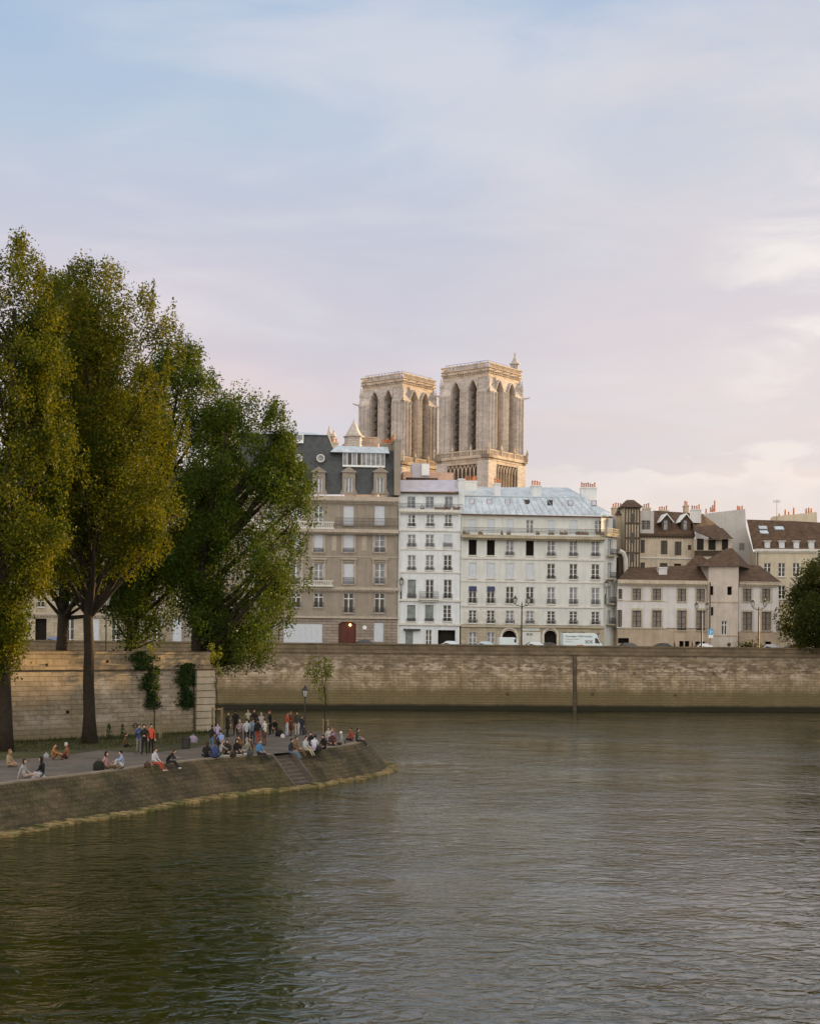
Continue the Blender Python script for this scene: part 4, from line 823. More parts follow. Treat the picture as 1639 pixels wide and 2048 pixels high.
# ---- B0 buildings glimpsed behind the trees
def b0():
    for xa, xb, m, lab, yt in ((250, 475, M['b1'], 'stone apartment building glimpsed through the leaves left of the slate roofed one', 1000), (-40, 249, M['b3base'], 'beige apartment building with dark doorway seen below the crowns at far left', 1010), (-260, -41, M['b1'], 'stone apartment building at the left edge behind the tree crowns', 990)):
        b = Building(line_frame(xa + .3), 'apartment_building', lab); x = xa + 24; i = 0
        if xa == -40: xs = [-18, 20, 82, 140, 190, 232]
        else: xs = []; 
        if not xs:
            while x < xb - 15: xs.append(x); x += 40
        for x in xs:
            for j, (y0, y1) in enumerate(((1035, 1060), (1078, 1106), (1124, 1154), (1180, 1214))): b.win(x, 15, y0, y1, ('glass', 'curtain', 'blind', 'glass')[(i + j) % 4] if not (xa == -40 and j == 3) else 'glass', 9); 
            b.win(x, 22 if x == 82 else 17, 1237, 1300, 'void' if x == 82 else ('blind', 'glass')[i % 2], 0, sill=False); i += 1
        b.wall(xa, xb - .3, yt, 1310, m, zbase=0)
        for y, h, o in ((yt, .6, .5), (1068, .25, .15), (1115, .25, .15), (1165, .25, .2), (1226, .3, .3)): b.band(xa, xb - .3, y, h, M['trim'], o)
        f = b.f; mb = MB(); mb.add([f.p3(xa, yt - 2, .2), f.p3(xb, yt - 2, .2), f.p3(xb, yt - 60, 2.5), f.p3(xa, yt - 60, 2.5)], [(0, 1, 2, 3)]); mb.add([f.p3(xa, yt - 60, 2.5), f.p3(xb, yt - 60, 2.5), f.p3(xb, yt - 64, 9), f.p3(xa, yt - 64, 9)], [(0, 1, 2, 3)]); mb.add([f.p3(xb, yt - 2, .2), f.p3(xb, yt - 60, 2.5), f.p3(xb, yt - 64, 9), f.p3(xb, yt - 2, 11)], [(0, 1, 2, 3)]); b.part(mb, 'roof', M['slate'])
b0()

# ---- right bank: houses added outside the view to cast evening shade on the promenade
def added_right_bank():
    for i, (y0, L_, H, m) in enumerate(((20, 46, 18.5, 'b3'), (67, 42, 20.5, 'b1'), (110, 48, 19, 'b2'), (159, 44, 21, 'b3'), (204, 46, 19.5, 'b1'))):
        class F2(Frame):
            def __init__(s): s.o = Vector((118, y0 + L_, 8.0)); s.a = -math.pi / 2; s.T = Vector((0, -1, 0)); s.N = Vector((1, 0, 0))
            def uv(s, x, y, n=0.0): return x, y
        b = Building(F2(), 'apartment_building', ('cream', 'brown stone', 'white', 'second cream', 'second brown stone')[i] + ' apartment building added on the right bank out of view for shade')
        x = 2.4
        while x < L_ - 2:
            for z in (4.5, 7.9, 11.3, 14.6): b.win(x, 1.2, z + 2.0, z, ('glass', 'curtain', 'blind')[int(x * 3 + z) % 3], 0)
            x += 3.4
        b.wall(0, L_ - .2, H, 0, M[m], zbase=0); b.band(0, L_ - .2, H - .3, .5, M['trim'], .5); mb = MB(); mb.hexa([(-.1, -.2, H), (L_ - .1, -.2, H), (L_ - .1, 12, H), (-.1, 12, H)], [(.2, 2, H + 3.6), (L_ - .4, 2, H + 3.6), (L_ - .4, 10, H + 3.6), (.2, 10, H + 3.6)]); b.part(mb, 'roof', M['zinc'])
    mb = MB(); mb.box(100, 400, -60, 205, -2, 7.9); tag(mb.build('added_right_bank', M['road']), kind='structure')  # ground slab added under the unseen shade houses
added_right_bank()

# ------------------------------------------------------------------ cathedral towers
def tower(xc, D, s, label, turret=False, ztop=76.2):
    th = R(38.7); c = P(xc, YH, D); r = empty('cathedral_tower', (c.x, c.y, 8.0), -th, label, 'tower', 'twin cathedral towers'); h = s / 2; Z = lambda z: z - 8.0
    zs, zb, za = 70.0, 55.6, 72.6; pw = 3.55; lw = 2.45; mp = 1.9
    # corner piers with clustered shafts
    for sx in (-1, 1):
        for sy in (-1, 1):
            mb = MB(); x0, x1 = sorted((sx * h, sx * (h - pw))); y0, y1 = sorted((sy * h, sy * (h - pw))); mb.box(x0, x1, y0, y1, Z(zb - 1), Z(69.3)); mb.hexa([(x0, y0, Z(69.3)), (x1, y0, Z(69.3)), (x1, y1, Z(69.3)), (x0, y1, Z(69.3))], [(x0 + .8 * (sx < 0), y0 + .8 * (sy < 0), Z(71.2)), (x1 - .8 * (sx > 0), y0 + .8 * (sy < 0), Z(71.2)), (x1 - .8 * (sx > 0), y1 - .8 * (sy > 0), Z(71.2)), (x0 + .8 * (sx < 0), y1 - .8 * (sy > 0), Z(71.2))])
            for t in (.14, .5, .86):
                for (px, py) in ((x0 + (x1 - x0) * t, sy * (h + .12)), (sx * (h + .12), y0 + (y1 - y0) * t)): mb.lathe([(.24, Z(zb - .6)), (.17, Z(zb)), (.17, Z(68.6)), (.27, Z(69.0)), (.27, Z(69.4))], 8, (px, py, 0))
            qx0, qx1 = sorted((sx * (h - .7), sx * (h - pw))); qy0, qy1 = sorted((sy * (h - .7), sy * (h - pw))); mb.box(qx0, qx1, qy0, qy1, Z(69), Z(73.2))
            k = MB(); cx, cy = sx * (h - .4), sy * (h - .4); mb.lathe([(.42, Z(69.3)), (.36, Z(71.3)), (.5, Z(71.5)), (.05, Z(73.8))], 6, (cx, cy, 0))
            # crockets stepping up the shoulder
            for q in range(5): mb.box(cx + sx * (.25 - .1 * q) - .18, cx + sx * (.25 - .1 * q) + .18, cy + sy * (.25 - .1 * q) - .18, cy + sy * (.25 - .1 * q) + .18, Z(69.5 + q * .55), Z(69.75 + q * .55))
            mb.tube([(sx * h, sy * h, Z(69.4)), (sx * (h + .9), sy * (h + .9), Z(69.7)), (sx * (h + 1.05), sy * (h + 1.05), Z(69.95))], [.22, .16, .1], 6)
            mb.build('corner_pier', M['nd'], r)
    inn = h - pw      # half width between piers
    rec = h - .55
    for face in range(4):
        a = face * math.pi / 2; Rm = Matrix.Rotation(a, 3, 'Z')
        def face_build(mb, name, m): mb.v = [tuple(Rm @ Vector(v)) for v in mb.v]; return mb.build(name, m, r)
        # middle pier, arch heads; opening centres at +-oc
        oc = inn - lw / 2 - .12; th_ = 2.3; y0, y1 = -rec, -rec + th_
        mb = MB(); mid = oc - lw / 2; mb.box(-mid, mid, y0 - .35, y1, Z(zb - 1), Z(zs))
        for t in (-.7, -.25, .25, .7): mb.lathe([(.15, Z(zb)), (.15, Z(69.5)), (.22, Z(69.9))], 8, (t * mid, y0 - .42, 0))
        for sg in (-1, 1):
            e = sg * (inn + .02); q = sg * (oc + lw / 2); x0, x1 = sorted((e, q)); mb.box(x0, x1, y0, y1, Z(zb - 1), Z(zs))
        face_build(mb, 'middle_pier', M['nd'])
        mb = MB(); N_ = 10; top = 73.0
        xs = [(-inn, -oc - lw / 2), (oc + lw / 2, inn), (-mid, mid)]
        for x0, x1 in xs: mb.box(x0, x1, y0 - .1, y1, Z(zs), Z(top))
        for sg in (-1, 1):
            cx = sg * oc
            for i in range(N_):     # pointed arch head made of stepped segments
                t0, t1 = -1 + 2 * i / N_, -1 + 2 * (i + 1) / N_; hh = lambda t: (1 - abs(t) ** 1.6) * 2.2
                xa, xb = cx + t0 * lw / 2, cx + t1 * lw / 2; za_, zb_ = zs + hh(t0), zs + hh(t1)
                mb.add([(xa, y0 - .1, Z(za_)), (xb, y0 - .1, Z(zb_)), (xb, y0 - .1, Z(top)), (xa, y0 - .1, Z(top)), (xa, y1, Z(za_)), (xb, y1, Z(zb_)), (xb, y1, Z(top)), (xa, y1, Z(top))], [(0, 1, 2, 3), (7, 6, 5, 4), (0, 4, 5, 1)])
            mb.tube([(cx + t * (lw / 2 + .3), y0 - .22, Z(zs + (1 - abs(t) ** 1.6) * 2.5)) for t in [-1 + .2 * k for k in range(11)]], .16, 5)
        face_build(mb, 'arch_head', M['nd'])
        mb = MB()
        for sg in (-1, 1):
            z = zb + .8; cx = sg * oc
            while z < zs + .6: mb.hexa([(cx - lw / 2, -rec + 1.0, Z(z - .5)), (cx + lw / 2, -rec + 1.0, Z(z - .5)), (cx + lw / 2, -rec + 1.1, Z(z - .5)), (cx - lw / 2, -rec + 1.1, Z(z - .5))], [(cx - lw / 2, -rec + 2.2, Z(z + .5)), (cx + lw / 2, -rec + 2.2, Z(z + .5)), (cx + lw / 2, -rec + 2.3, Z(z + .5)), (cx - lw / 2, -rec + 2.3, Z(z + .5))]); z += 1.8
        face_build(mb, 'louvres', M['timber'])
        # cornice tiers
        hc = h - .75; mb = MB()
        mb.box(-hc, hc, -hc - .15, -hc + 1.5, Z(72.9), Z(74.2)); mb.box(-hc - .2, hc + .2, -hc - .55, -hc + 1, Z(74.2), Z(74.65)); mb.box(-hc - .1, hc + .1, -hc - .25, -hc + .9, Z(74.65), Z(75.0)); mb.box(-hc - .3, hc + .3, -hc - .6, -hc - .25, Z(ztop - .25), Z(ztop)); mb.box(-hc - .3, hc + .3, -hc - .55, -hc - .3, Z(75.0), Z(75.15))
        k = int(2 * hc / .42)
        for i in range(k): x = -hc + i * .42; mb.box(x + .1, x + .28, -hc - .53, -hc - .33, Z(75.15), Z(ztop - .25))
        k = int(2 * hc / .7)
        for i in range(k): x = -hc + i * .7; mb.box(x + .15, x + .5, -hc - .4, -hc - .1, Z(73.75), Z(74.19))
        for v in range(4): xx = -hc + (2 * hc) * (v + .5) / 4; mb.tube([(xx, -hc - .5, Z(74.4)), (xx, -hc - 1.3, Z(74.6))], [.16, .09], 5)
        face_build(mb, 'cornice', M['ndtrim'])
        mb = MB(); mb.box(-hc + .4, hc - .4, -hc + .4, -hc + .45, Z(76.8), Z(76.86))
        for v in range(12): xx = -hc + .4 + (2 * hc - .8) * v / 11; mb.box(xx - .03, xx + .03, -hc + .4, -hc + .46, Z(75.1), Z(76.8))
        face_build(mb, 'roof_railing', M['iron'])
        # gallery and arcade
        mb = MB(); g = h + .75; mb.box(-g, g, -g, -h + 1.5, Z(53.6), Z(54.3)); mb.box(-g + .1, g - .1, -g + .1, -g + .35, Z(55.3), Z(55.55)); k = int(2 * g / .55)
        for i in range(k): x = -g + .15 + i * .55; mb.box(x, x + .22, -g + .12, -g + .32, Z(54.3), Z(55.3))
        for x in (-g, -g / 3, g / 3, g): mb.lathe([(.25, Z(54.3)), (.3, Z(55.6)), (.4, Z(55.8)), (.04, Z(57.0))], 6, (x, -g + .2, 0))
        mb.box(-h - .4, h + .4, -h - .4, -h + 1.5, Z(53.0), Z(53.6))
        face_build(mb, 'gallery', M['ndtrim'])
        mb = MB(); k = 9
        for i in range(k):
            x = -h + .8 + (2 * h - 1.6) * (i + .5) / k
            if abs(x) > inn: continue
        n_ = 8
        for i in range(n_ + 1): x = -inn - .8 + (2 * inn + 1.6) * i / n_; mb.lathe([(.2, Z(46.3)), (.12, Z(46.7)), (.12, Z(50.3)), (.22, Z(50.8))], 8, (x, -h - .15, 0))
        for i in range(n_):
            x0 = -inn - .8 + (2 * inn + 1.6) * i / n_; ww = (2 * inn + 1.6) / n_; mb.tube([(x0 + ww / 2 + t * ww / 2, -h - .15, Z(50.7 + (1 - abs(t) ** 1.5) * 1.5)) for t in [-1, -.6, -.2, .2, .6, 1]], .13, 5)
        mb.box(-inn - 1.0, inn + 1.0, -h - .3, -h + .1, Z(52.3), Z(53.0)); mb.box(-inn - 1.0, inn + 1.0, -h - .35, -h + .1, Z(45.9), Z(46.3))
        face_build(mb, 'arcade', M['ndtrim'])
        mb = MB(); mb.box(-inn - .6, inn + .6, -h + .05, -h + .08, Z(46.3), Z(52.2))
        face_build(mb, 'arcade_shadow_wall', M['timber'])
    mb = MB(); hc = h - .75; mb.hexa([(-hc, -hc, Z(72.9)), (hc, -hc, Z(72.9)), (hc, hc, Z(72.9)), (-hc, hc, Z(72.9))], [(-hc, -hc, Z(75.1)), (hc, -hc, Z(75.1)), (hc, hc, Z(75.1)), (-hc, hc, Z(75.1))])
    mb.add([(-hc, -hc, Z(75.2)), (hc, -hc, Z(75.2)), (hc, hc, Z(75.2)), (-hc, hc, Z(75.2)), (0, 0, Z(78.4))], [(0, 1, 4), (1, 2, 4), (2, 3, 4), (3, 0, 4)]); mb.build('roof', M['zincp'], r)
    mb = MB(); mb.box(-h + .25, h - .25, -h + .25, h - .25, Z(20), Z(54.0)); 
    for sx in (-1, 1):
        for sy in (-1, 1):
            x0, x1 = sorted((sx * (h + .35), sx * (h - pw + .6))); y0, y1 = sorted((sy * (h + .35), sy * (h - pw + .6))); mb.box(x0, x1, y0, y1, Z(20), Z(53.2))
    mb.build('lower_stage', M['nd'], r)
    if turret:
        mb = MB(); tx, ty = h - 1.7, h - 1.7; mb.lathe([(1.0, Z(74)), (1.0, Z(77.6)), (1.3, Z(77.7)), (1.3, Z(78.0)), (.85, Z(78.1)), (.12, Z(79.9)), (.26, Z(80.0)), (.03, Z(80.9))], 8, (tx, ty, 0)); mb.build('stair_turret', M['nd'], r)
tower(957.5, 352, 14.8, 'right hand cathedral bell tower with tall pointed openings and a small corner turret', True)
tower(791.5, 366, 14.2, 'left hand cathedral bell tower partly hidden by the slate mansard roof', False)
def small_spire():
    c = P(703, YH, 300); r = empty('church_turret', (c.x, c.y, 8), 0, 'small pointed stone turret left of the cathedral towers behind the slate roof', 'turret')
    z = lambda y: P(703, y, 300).z - 8
    mb = MB(); mb.lathe([(1.9, z(950)), (1.9, z(876)), (2.2, z(875)), (2.2, z(873)), (1.7, z(871)), (.15, z(843)), (.05, z(838))], 8); mb.build('spire', M['nd'], r)
    mb = MB(); a = P(677, YH, 300).x - c.x; e = P(752, YH, 300).x - c.x; mb.box(a + .8, e, 2, 8, 0, z(872)); mb.add([(a - .3, 2, z(892)), (a + 2.2, 2, z(870)), (a + 2.2, 8, z(870)), (a - .3, 8, z(892)), (a + .8, 2, z(895)), (a + .8, 8, z(895))], [(0, 1, 4), (0, 1, 2, 3), (3, 2, 5)]); mb.build('nave_wall', mat('pink_stone', (.46, .32, .24), .9, .2, .4, .03, 3), r)
    mb = MB()
    for i in range(9): x = a + .9 + (e - a - 1) * i / 8; mb.box(x, x + .35, 1.9, 1.997, z(884), z(876))
    mb.box(a + .8, e, 1.85, 2.1, z(873), z(871)); mb.build('blind_arcade', M['ndtrim'], r)
    c = P(656, YH, 280); r = empty('church_pinnacle', (c.x, c.y, 8), 0, 'slender stone pinnacles beside the slate mansard roof', 'pinnacle')
    for x, yt, w in ((654, 852, .55), (663, 860, .45)):
        xx = P(x, YH, 280).x - c.x; z2 = lambda y: P(x, y, 280).z - 8; mb = MB(); mb.lathe([(w, z2(910)), (w, z2(874)), (w * 1.3, z2(873)), (w * .9, z2(870)), (.12, z2(yt + 3)), (.2, z2(yt + 2)), (.04, z2(yt))], 6, (xx, 0, 0)); mb.build('pinnacle', M['nd'], r)
small_spire()

# ------------------------------------------------------------------ near promenade
PZL = 2.0
edge_px = [(-420, 1660), (-200, 1598), (0, 1568), (100, 1556), (200, 1545), (330, 1527), (430, 1516), (545, 1508), (620, 1500), (680, 1492), (708, 1488), (722, 1484), (729, 1479), (722, 1474), (690, 1469), (640, 1466.5), (560, 1466), (480, 1464), (430, 1461)]
EP = [PZ(x, y, PZL) for x, y in edge_px]
def smooth(pts, it=1):
    for _ in range(it):
        q = [pts[0]]
        for a, b in zip(pts[:-1], pts[1:]): q += [a.lerp(b, .25), a.lerp(b, .75)]
        q.append(pts[-1]); pts = q
    return pts
def normals(pts):
    out = []
    for i in range(len(pts)):
        d = pts[min(i + 1, len(pts) - 1)] - pts[max(i - 1, 0)]; n = Vector((d.y, -d.x, 0)).normalized(); out.append(n)
    return out
def promenade():
    E = smooth(EP, 1); Nn = normals(E)
    # stair gap between px 545 and 596 on the edge
    sa, sb = PZ(545, 1508, PZL), PZ(585, 1503.8, PZL); td = (sb - sa).normalized(); 
    mb = MB(); poly = [tuple(p) for p in E] + [tuple(PZ(300, 1440, PZL)), (-60, 140, PZL), (-75, 30, PZL)]
    mb.add(poly, [tuple(range(len(poly)))]); o = tag(mb.build('promenade', M['cobble']), kind='structure')
    mb = MB(); ed = MB(); lg = MB(); run = 1.95
    def bank(a, na, b, nb):
        K = 5; rows = []
        for p, n in ((a, na), (b, nb)): rows.append([p + n * (run * k / K) + Vector((0, 0, -(PZL + .15) * k / K)) for k in range(K + 1)])
        for k in range(K): mb.add([rows[0][k], rows[1][k], rows[1][k + 1], rows[0][k + 1]], [(0, 1, 2, 3)])
        ed.add([a + Vector((0, 0, .03)) - na * .45, b + Vector((0, 0, .03)) - nb * .45, b + Vector((0, 0, .03)) + nb * .04, a + Vector((0, 0, .03)) + na * .04, a + na * .04 + Vector((0, 0, -.22)), b + nb * .04 + Vector((0, 0, -.22))], [(0, 1, 2, 3), (3, 2, 5, 4)])
    def proj(p): return (p - sa).dot(td)
    W = (sb - sa).length; nrm = Vector((td.y, -td.x, 0))
    pa, pb = None, None
    for i in range(len(E) - 1):
        a, b = E[i], E[i + 1]; ta, tb = proj(a), proj(b); near = abs((a - sa).cross(td).z) < 3 and i < len(E) * .62
        if near and tb > 0 and ta < W:
            if ta < 0: bank(a, Nn[i], sa, nrm)
            if tb > W: bank(sb, nrm, b, Nn[i + 1])
            continue
        bank(a, Nn[i], b, Nn[i + 1])
    tag(mb.build('embankment', M['bank'], fix=False), kind='structure')
    tag(ed.build('edging', M['edge'], fix=False), kind='structure')
    # waterline ledge, slightly irregular
    r2 = random.Random(3)
    for i in range(len(E) - 1):
        if i > len(E) * .8: break
        a, b = E[i], E[i + 1]; seg = max(1, int((b - a).length / .35))
        for k in range(seg):
            p = a.lerp(b, k / seg); q = a.lerp(b, (k + 1) / seg); n0 = Nn[i].lerp(Nn[i + 1], k / seg); n1 = Nn[i].lerp(Nn[i + 1], (k + 1) / seg); h = .07 + r2.uniform(0, .13); w = .42 + r2.uniform(-.16, .2)
            v = [p + n0 * (run - .35), q + n1 * (run - .35), q + n1 * (run + w), p + n0 * (run + w)]
            lg.hexa([Vector((t.x, t.y, -.5)) for t in v], [Vector((t.x, t.y, h + (.02 if j < 2 else -.05))) for j, t in enumerate(v)])
    tag(lg.build('waterline_ledge', M['ledge']), kind='structure')
    # stairs cut into the bank
    st = MB(); ns = 9; r = empty('stone_steps', sa, math.atan2(td.y, td.x), 'worn stone steps cut into the sloping bank down to the river', 'steps')
    # local: x along edge, -y outwards
    for k in range(ns):
        z1 = -.22 * (k + 1) + .0; y0 = -(.22 * k) + .0 + .55; st.box(0, W, y0 - .26 - .22 * 0, 2.2 - .0, -2.4, z1 + .0) if False else st.box(.02, W - .02, -.215 * (k + 1) + .42, .9 + .001 * k, -2.45, -.22 * k - .18 + .0)
    for f_i in range(len(st.f)):
        q = [st.v[i] for i in st.f[f_i]]; zs_ = [v[2] for v in q]; st.m[f_i] = 0 if max(zs_) - min(zs_) < .01 else 1
    st.build('steps', [M['edge'], M['cobble']], r)
    ck = MB()
    for x in (-.12, W + .003): ck.add([(x, .9, .02), (x + .117, .9, .02), (x + .117, -.05, .02), (x, -.05, .02), (x, -run - .05, -2.15), (x + .117, -run - .05, -2.15), (x, .9, -2.4), (x + .117, .9, -2.4)], [(0, 1, 2, 3), (3, 2, 5, 4), (0, 3, 4, 6), (1, 7, 5, 2)])
    ck.build('cheek_wall', M['cobble'], r)
    # grass strip
    g = [(-300, 1545), (0, 1520), (110, 1514), (200, 1500), (300, 1506), (380, 1497), (420, 1488), (470, 1470), (440, 1463), (425, 1461), (300, 1468), (200, 1476), (0, 1483), (-300, 1500)]
    mb = MB(); mb.add([PZ(x, y, PZL + .006) for x, y in g], [tuple(range(len(g)))]); tag(mb.build('grass_strip', M['grass']), kind='structure')
    gr = MB()
    for _ in range(3600):
        t = r2.random(); x = r2.uniform(-40, 425); yb = 1483 - x * .052 + 3; y = yb + (r2.random() ** 1.6) * (22 if x < 380 else 8); p = PZ(x, y, PZL); h = r2.uniform(.06, .22) * (1.8 if y < yb + 3 else 1); a = r2.uniform(0, 6.28); w = .02; dx = Vector((math.cos(a) * w, math.sin(a) * w, 0)); ln = Vector((r2.gauss(0, .05), r2.gauss(0, .05), h)); gr.add([p - dx, p + dx, p + ln], [(0, 1, 2)])
    tag(gr.build('grass', M['leafd'], fix=False), 'thin tufts of grass along the foot of the terrace wall', 'grass', kind='stuff')
promenade()

# terrace wall (island quay)
def terrace():
    A = PZ(-120, 1489.5, PZL); B = PZ(425, 1462, PZL); d = (B - A); Ln = d.length; ang = math.atan2(d.y, d.x)
    r = empty('terrace_wall', A, ang, 'pale stone terrace wall behind the promenade with a parapet and ivy', 'wall'); h = 4.75; top = 6.05
    mb = MB(); mb.hexa([(0, 0, -.5), (Ln, 0, -.5), (Ln, 30, -.5), (0, 30, -.5)], [(0, .25, h), (Ln - .1, .25, h), (Ln - .1, 30, h), (0, 30, h)]); mb.build('wall', M['terr'], r)
    mb = MB(); mb.box(0, Ln + .02, .0, .7, h + .002, h + .32); mb.box(0, Ln - .05, .12, .65, h + .323, h + .38); mb.build('string_course', M['terrtop'], r)
    mb = MB(); mb.box(0, Ln - .08, .25, .7, h + .383, top - .2); mb.box(0, Ln, .18, .77, top - .197, top); mb.box(Ln - .55, Ln - .09, .71, 30, h + .383, top - .2); mb.build('parapet', M['terrtop'], r)
    # rusticated end pier
    fr = lambda x, y: None
    w = 1.75; z = 0; mb = MB(); k = 0
    while z < h - .1: mb.hexa([(Ln - w, -.16, z), (Ln + .1, -.16, z), (Ln + .1, 1.5, z), (Ln - w, 1.5, z)], [(Ln - w, -.14, min(z + .47, h)), (Ln + .08, -.14, min(z + .47, h)), (Ln + .08, 1.5, min(z + .47, h)), (Ln - w, 1.5, min(z + .47, h))]); z += .52; k += 1
    mb.build('end_pier', M['quoin'], r)
    mb = MB(); mb.box(Ln - w + .02, Ln + .02, -.06, 1.4, 0, h); mb.build('pier_joints', M['timber'], r)
    mb = MB(); mb.tube([(Ln - w - .12, -.08, .05), (Ln - w - .12, .12, h)], .05, 6); mb.build('drainpipe', M['timber'], r)
    # mooring ring and small scuppers
    def loc(x, y): 
        C = Vector((0, 0, HC)); dd = Vector(ray(x, y)); T = d.normalized(); Nn = Vector((-T.y, T.x, 0)); t = (A - C).dot(Nn) / dd.dot(Nn); q = C + dd * t - A; return q.dot(T), q.z
    u, z = loc(270, 1451); mb = MB(); mb.tube([(u + .18 * math.cos(t), -.05, z + .18 * math.sin(t)) for t in [i * math.pi / 6 for i in range(13)]], .035, 5); mb.build('mooring_ring', M['iron'], r)
    for x, y in ((137, 1424), (95, 1330), (216, 1323)): u, z = loc(x, y); mb = MB(); mb.box(u - .07, u + .07, -.02, .12, z - .1, z + .1); mb.build('drain_hole', M['void'], r)
    tr = MB(); T = d.normalized(); Nn = Vector((-T.y, T.x, 0))
    pts = [A + Nn * .6 - T * 30, B + Nn * .6, B + Nn * 34, A + Nn * 60 - T * 30]; tr.add([(p.x, p.y, PZL + h + .385) for p in pts], [(0, 1, 2, 3)]); tag(tr.build('terrace_ground', M['grass']), kind='structure')
    return A, B, T, Nn, loc
TA, TB, TT, TN, tloc = terrace()

# ------------------------------------------------------------------ vegetation
def leaf_mesh(name, pts, size, m, parent=None, aspect=.62, loc=None):
    n = len(pts); s = size * RG.uniform(.6, 1.3, n)[:, None]
    a = RG.normal(size=(n, 3)); a /= np.linalg.norm(a, axis=1)[:, None]
    b = RG.normal(size=(n, 3)); b -= (b * a).sum(1)[:, None] * a; b /= np.linalg.norm(b, axis=1)[:, None]
    v = np.empty((n, 4, 3)); v[:, 0] = pts - a * s * .5; v[:, 1] = pts + b * s * aspect * .5 + a * s * .05; v[:, 2] = pts + a * s * .5; v[:, 3] = pts - b * s * aspect * .5 + a * s * .05
    me = bpy.data.meshes.new(name); me.vertices.add(n * 4); me.vertices.foreach_set('co', v.reshape(-1)); me.loops.add(n * 4); me.loops.foreach_set('vertex_index', np.arange(n * 4, dtype=np.int32))
    me.polygons.add(n); me.polygons.foreach_set('loop_start', np.arange(0, n * 4, 4, dtype=np.int32)); me.materials.append(m); me.update(calc_edges=True)
    o = bpy.data.objects.new(name, me); COL.objects.link(o); o.parent = parent
    if loc is not None: o.location = loc
    return o
def tree(label, x, base_y, D, zb, prof, nclump, nleaf, leaf, lm, tw, dep=5.0, shoots=0, trunk_px=None, cat='tree', group='tall trees on the island bank', csz=(.55, 1.25), inner=.55, name='tree'):
    base = P(x, YH, D); base.z = zb; r = empty(name, base, 0, label, cat, group)
    ys = [p[0] for p in prof]
    zz = np.array([P(x, y, D).z - zb for y in ys]); cl = np.array([P((a + b) / 2, YH, D).x - base.x for _, a, b in prof]); wd = np.array([(b - a) / 2 * D / F for _, a, b in prof])
    o = np.argsort(zz); zz, cl, wd = zz[o], cl[o], wd[o]
    zs = np.linspace(zz[0], zz[-1], 200); ws = np.interp(zs, zz, wd); cs = np.interp(zs, zz, cl); ph = RG.uniform(0, 6, 4); ws = ws * (1 + (.07 * np.sin(zs * 1.1 + ph[0]) + .07 * np.sin(zs * 2.3 + ph[1]))); cs = cs + ws * (.05 * np.sin(zs * .9 + ph[2]) + .05 * np.sin(zs * 1.9 + ph[3])); pr = ws ** 1.5 + .02; pr /= pr.sum()
    C = []; S = []; lob = []
    nl = 0 if dep < 2 else int(nclump / 15)
    for _ in range(nl):      # boughs: upright lobes with gaps between them
        i = RG.choice(200, p=pr); w = ws[i]; t = RG.uniform(0, 2 * math.pi); q = .78 * RG.random() ** .4; lr = RG.uniform(1.0, 2.1) * min(1, .4 + w / 5)
        lob.append((math.copysign(abs(math.cos(t)) ** .6, math.cos(t)) * q, math.sin(t) * q, zs[i], lr))
    while len(C) < nclump:
        if nl and RG.random() < .8:
            a_, b_, z_, lr = lob[int(RG.integers(nl))]; z2 = z_ + RG.normal() * lr * .95
            if z2 < zs[0] or z2 > zs[-1]: continue
            w = float(np.interp(z2, zs, ws)); c_ = float(np.interp(z2, zs, cs)); xx = a_ * w + RG.normal() * lr * .48; yy = b_ * min(w, dep) + RG.normal() * lr * .48
            sz = RG.uniform(*csz) * .8 * min(1, .3 + w / 3)
            if math.hypot(xx, yy * w / max(.3, min(w, dep))) > w - sz * .35: continue
            C.append((c_ + xx, yy, z2)); S.append((sz, sz, sz * RG.uniform(1.0, 1.8)))
        else:
            i = RG.choice(200, p=pr); w = ws[i]; t = RG.uniform(0, 2 * math.pi); q = inner + (1 - inner) * RG.random() if RG.random() < .72 else RG.random() * inner
            sz = RG.uniform(*csz) * min(1, .35 + w / 3); q *= max(.2, (w - sz * .55)) / w if w > 0 else 0
            C.append((cs[i] + math.copysign(abs(math.cos(t)) ** .6, math.cos(t)) * w * q, math.sin(t) * min(w, dep) * q, zs[i])); S.append((sz, sz, sz * RG.uniform(1.0, 1.7)))
    for _ in range(shoots):      # upright leading shoots around the outline
        i = int(200 * RG.uniform(.35, 1.0)) - 1; w = ws[i]; t = RG.uniform(-.9, .9) + (0 if RG.random() < .6 else math.pi); xx = cs[i] + math.cos(t) * w * .97; y_ = math.sin(t) * min(w, dep) * .9; hh = RG.uniform(1.0, 2.4)
        for k in range(4): C.append((xx + k * .05, y_, zs[i] - hh * .6 + hh * k / 4)); S.append((.34 - .06 * k, .34 - .06 * k, .5))
    C = np.array(C); S = np.array(S); vol = S.prod(1) ** .66 * RG.uniform(.25, 1.9, len(C)); pc = vol / vol.sum(); idx = RG.choice(len(C), nleaf, p=pc)
    g = RG.normal(size=(nleaf, 3)); g /= np.linalg.norm(g, axis=1)[:, None]; g *= (RG.random(nleaf) ** .45)[:, None]
    g += RG.normal(size=(nleaf, 3)) * .12
    pts = C[idx] + g * S[idx]
    leaf_mesh('crown', pts, leaf, lm, r)
    mb = MB(); R2 = random.Random(int(x) + 5); top = zz[-1]; tb = .22 * (zz[0] + 0)
    cline = lambda z: float(np.interp(z, [0, zz[0], (zz[0] + top) / 2, top], [0, cl[0] * .25, np.interp((zz[0] + top) / 2, zz, cl) * .8, cl[-1]])) if trunk_px is None else float(np.interp(z, trunk_px[0], trunk_px[1]))
    n = 14; P_ = []; rr = []
    for k in range(n):
        z = -0.3 + (top * .86 + .3) * (k / (n - 1)); P_.append((cline(z) + R2.gauss(0, .04), R2.gauss(0, .05), z)); f = max(0, z) / top; rr.append(tw / 2 * (1 + .45 * math.exp(-max(0, z) * 1.6)) * (1 - f * .88) ** .9)
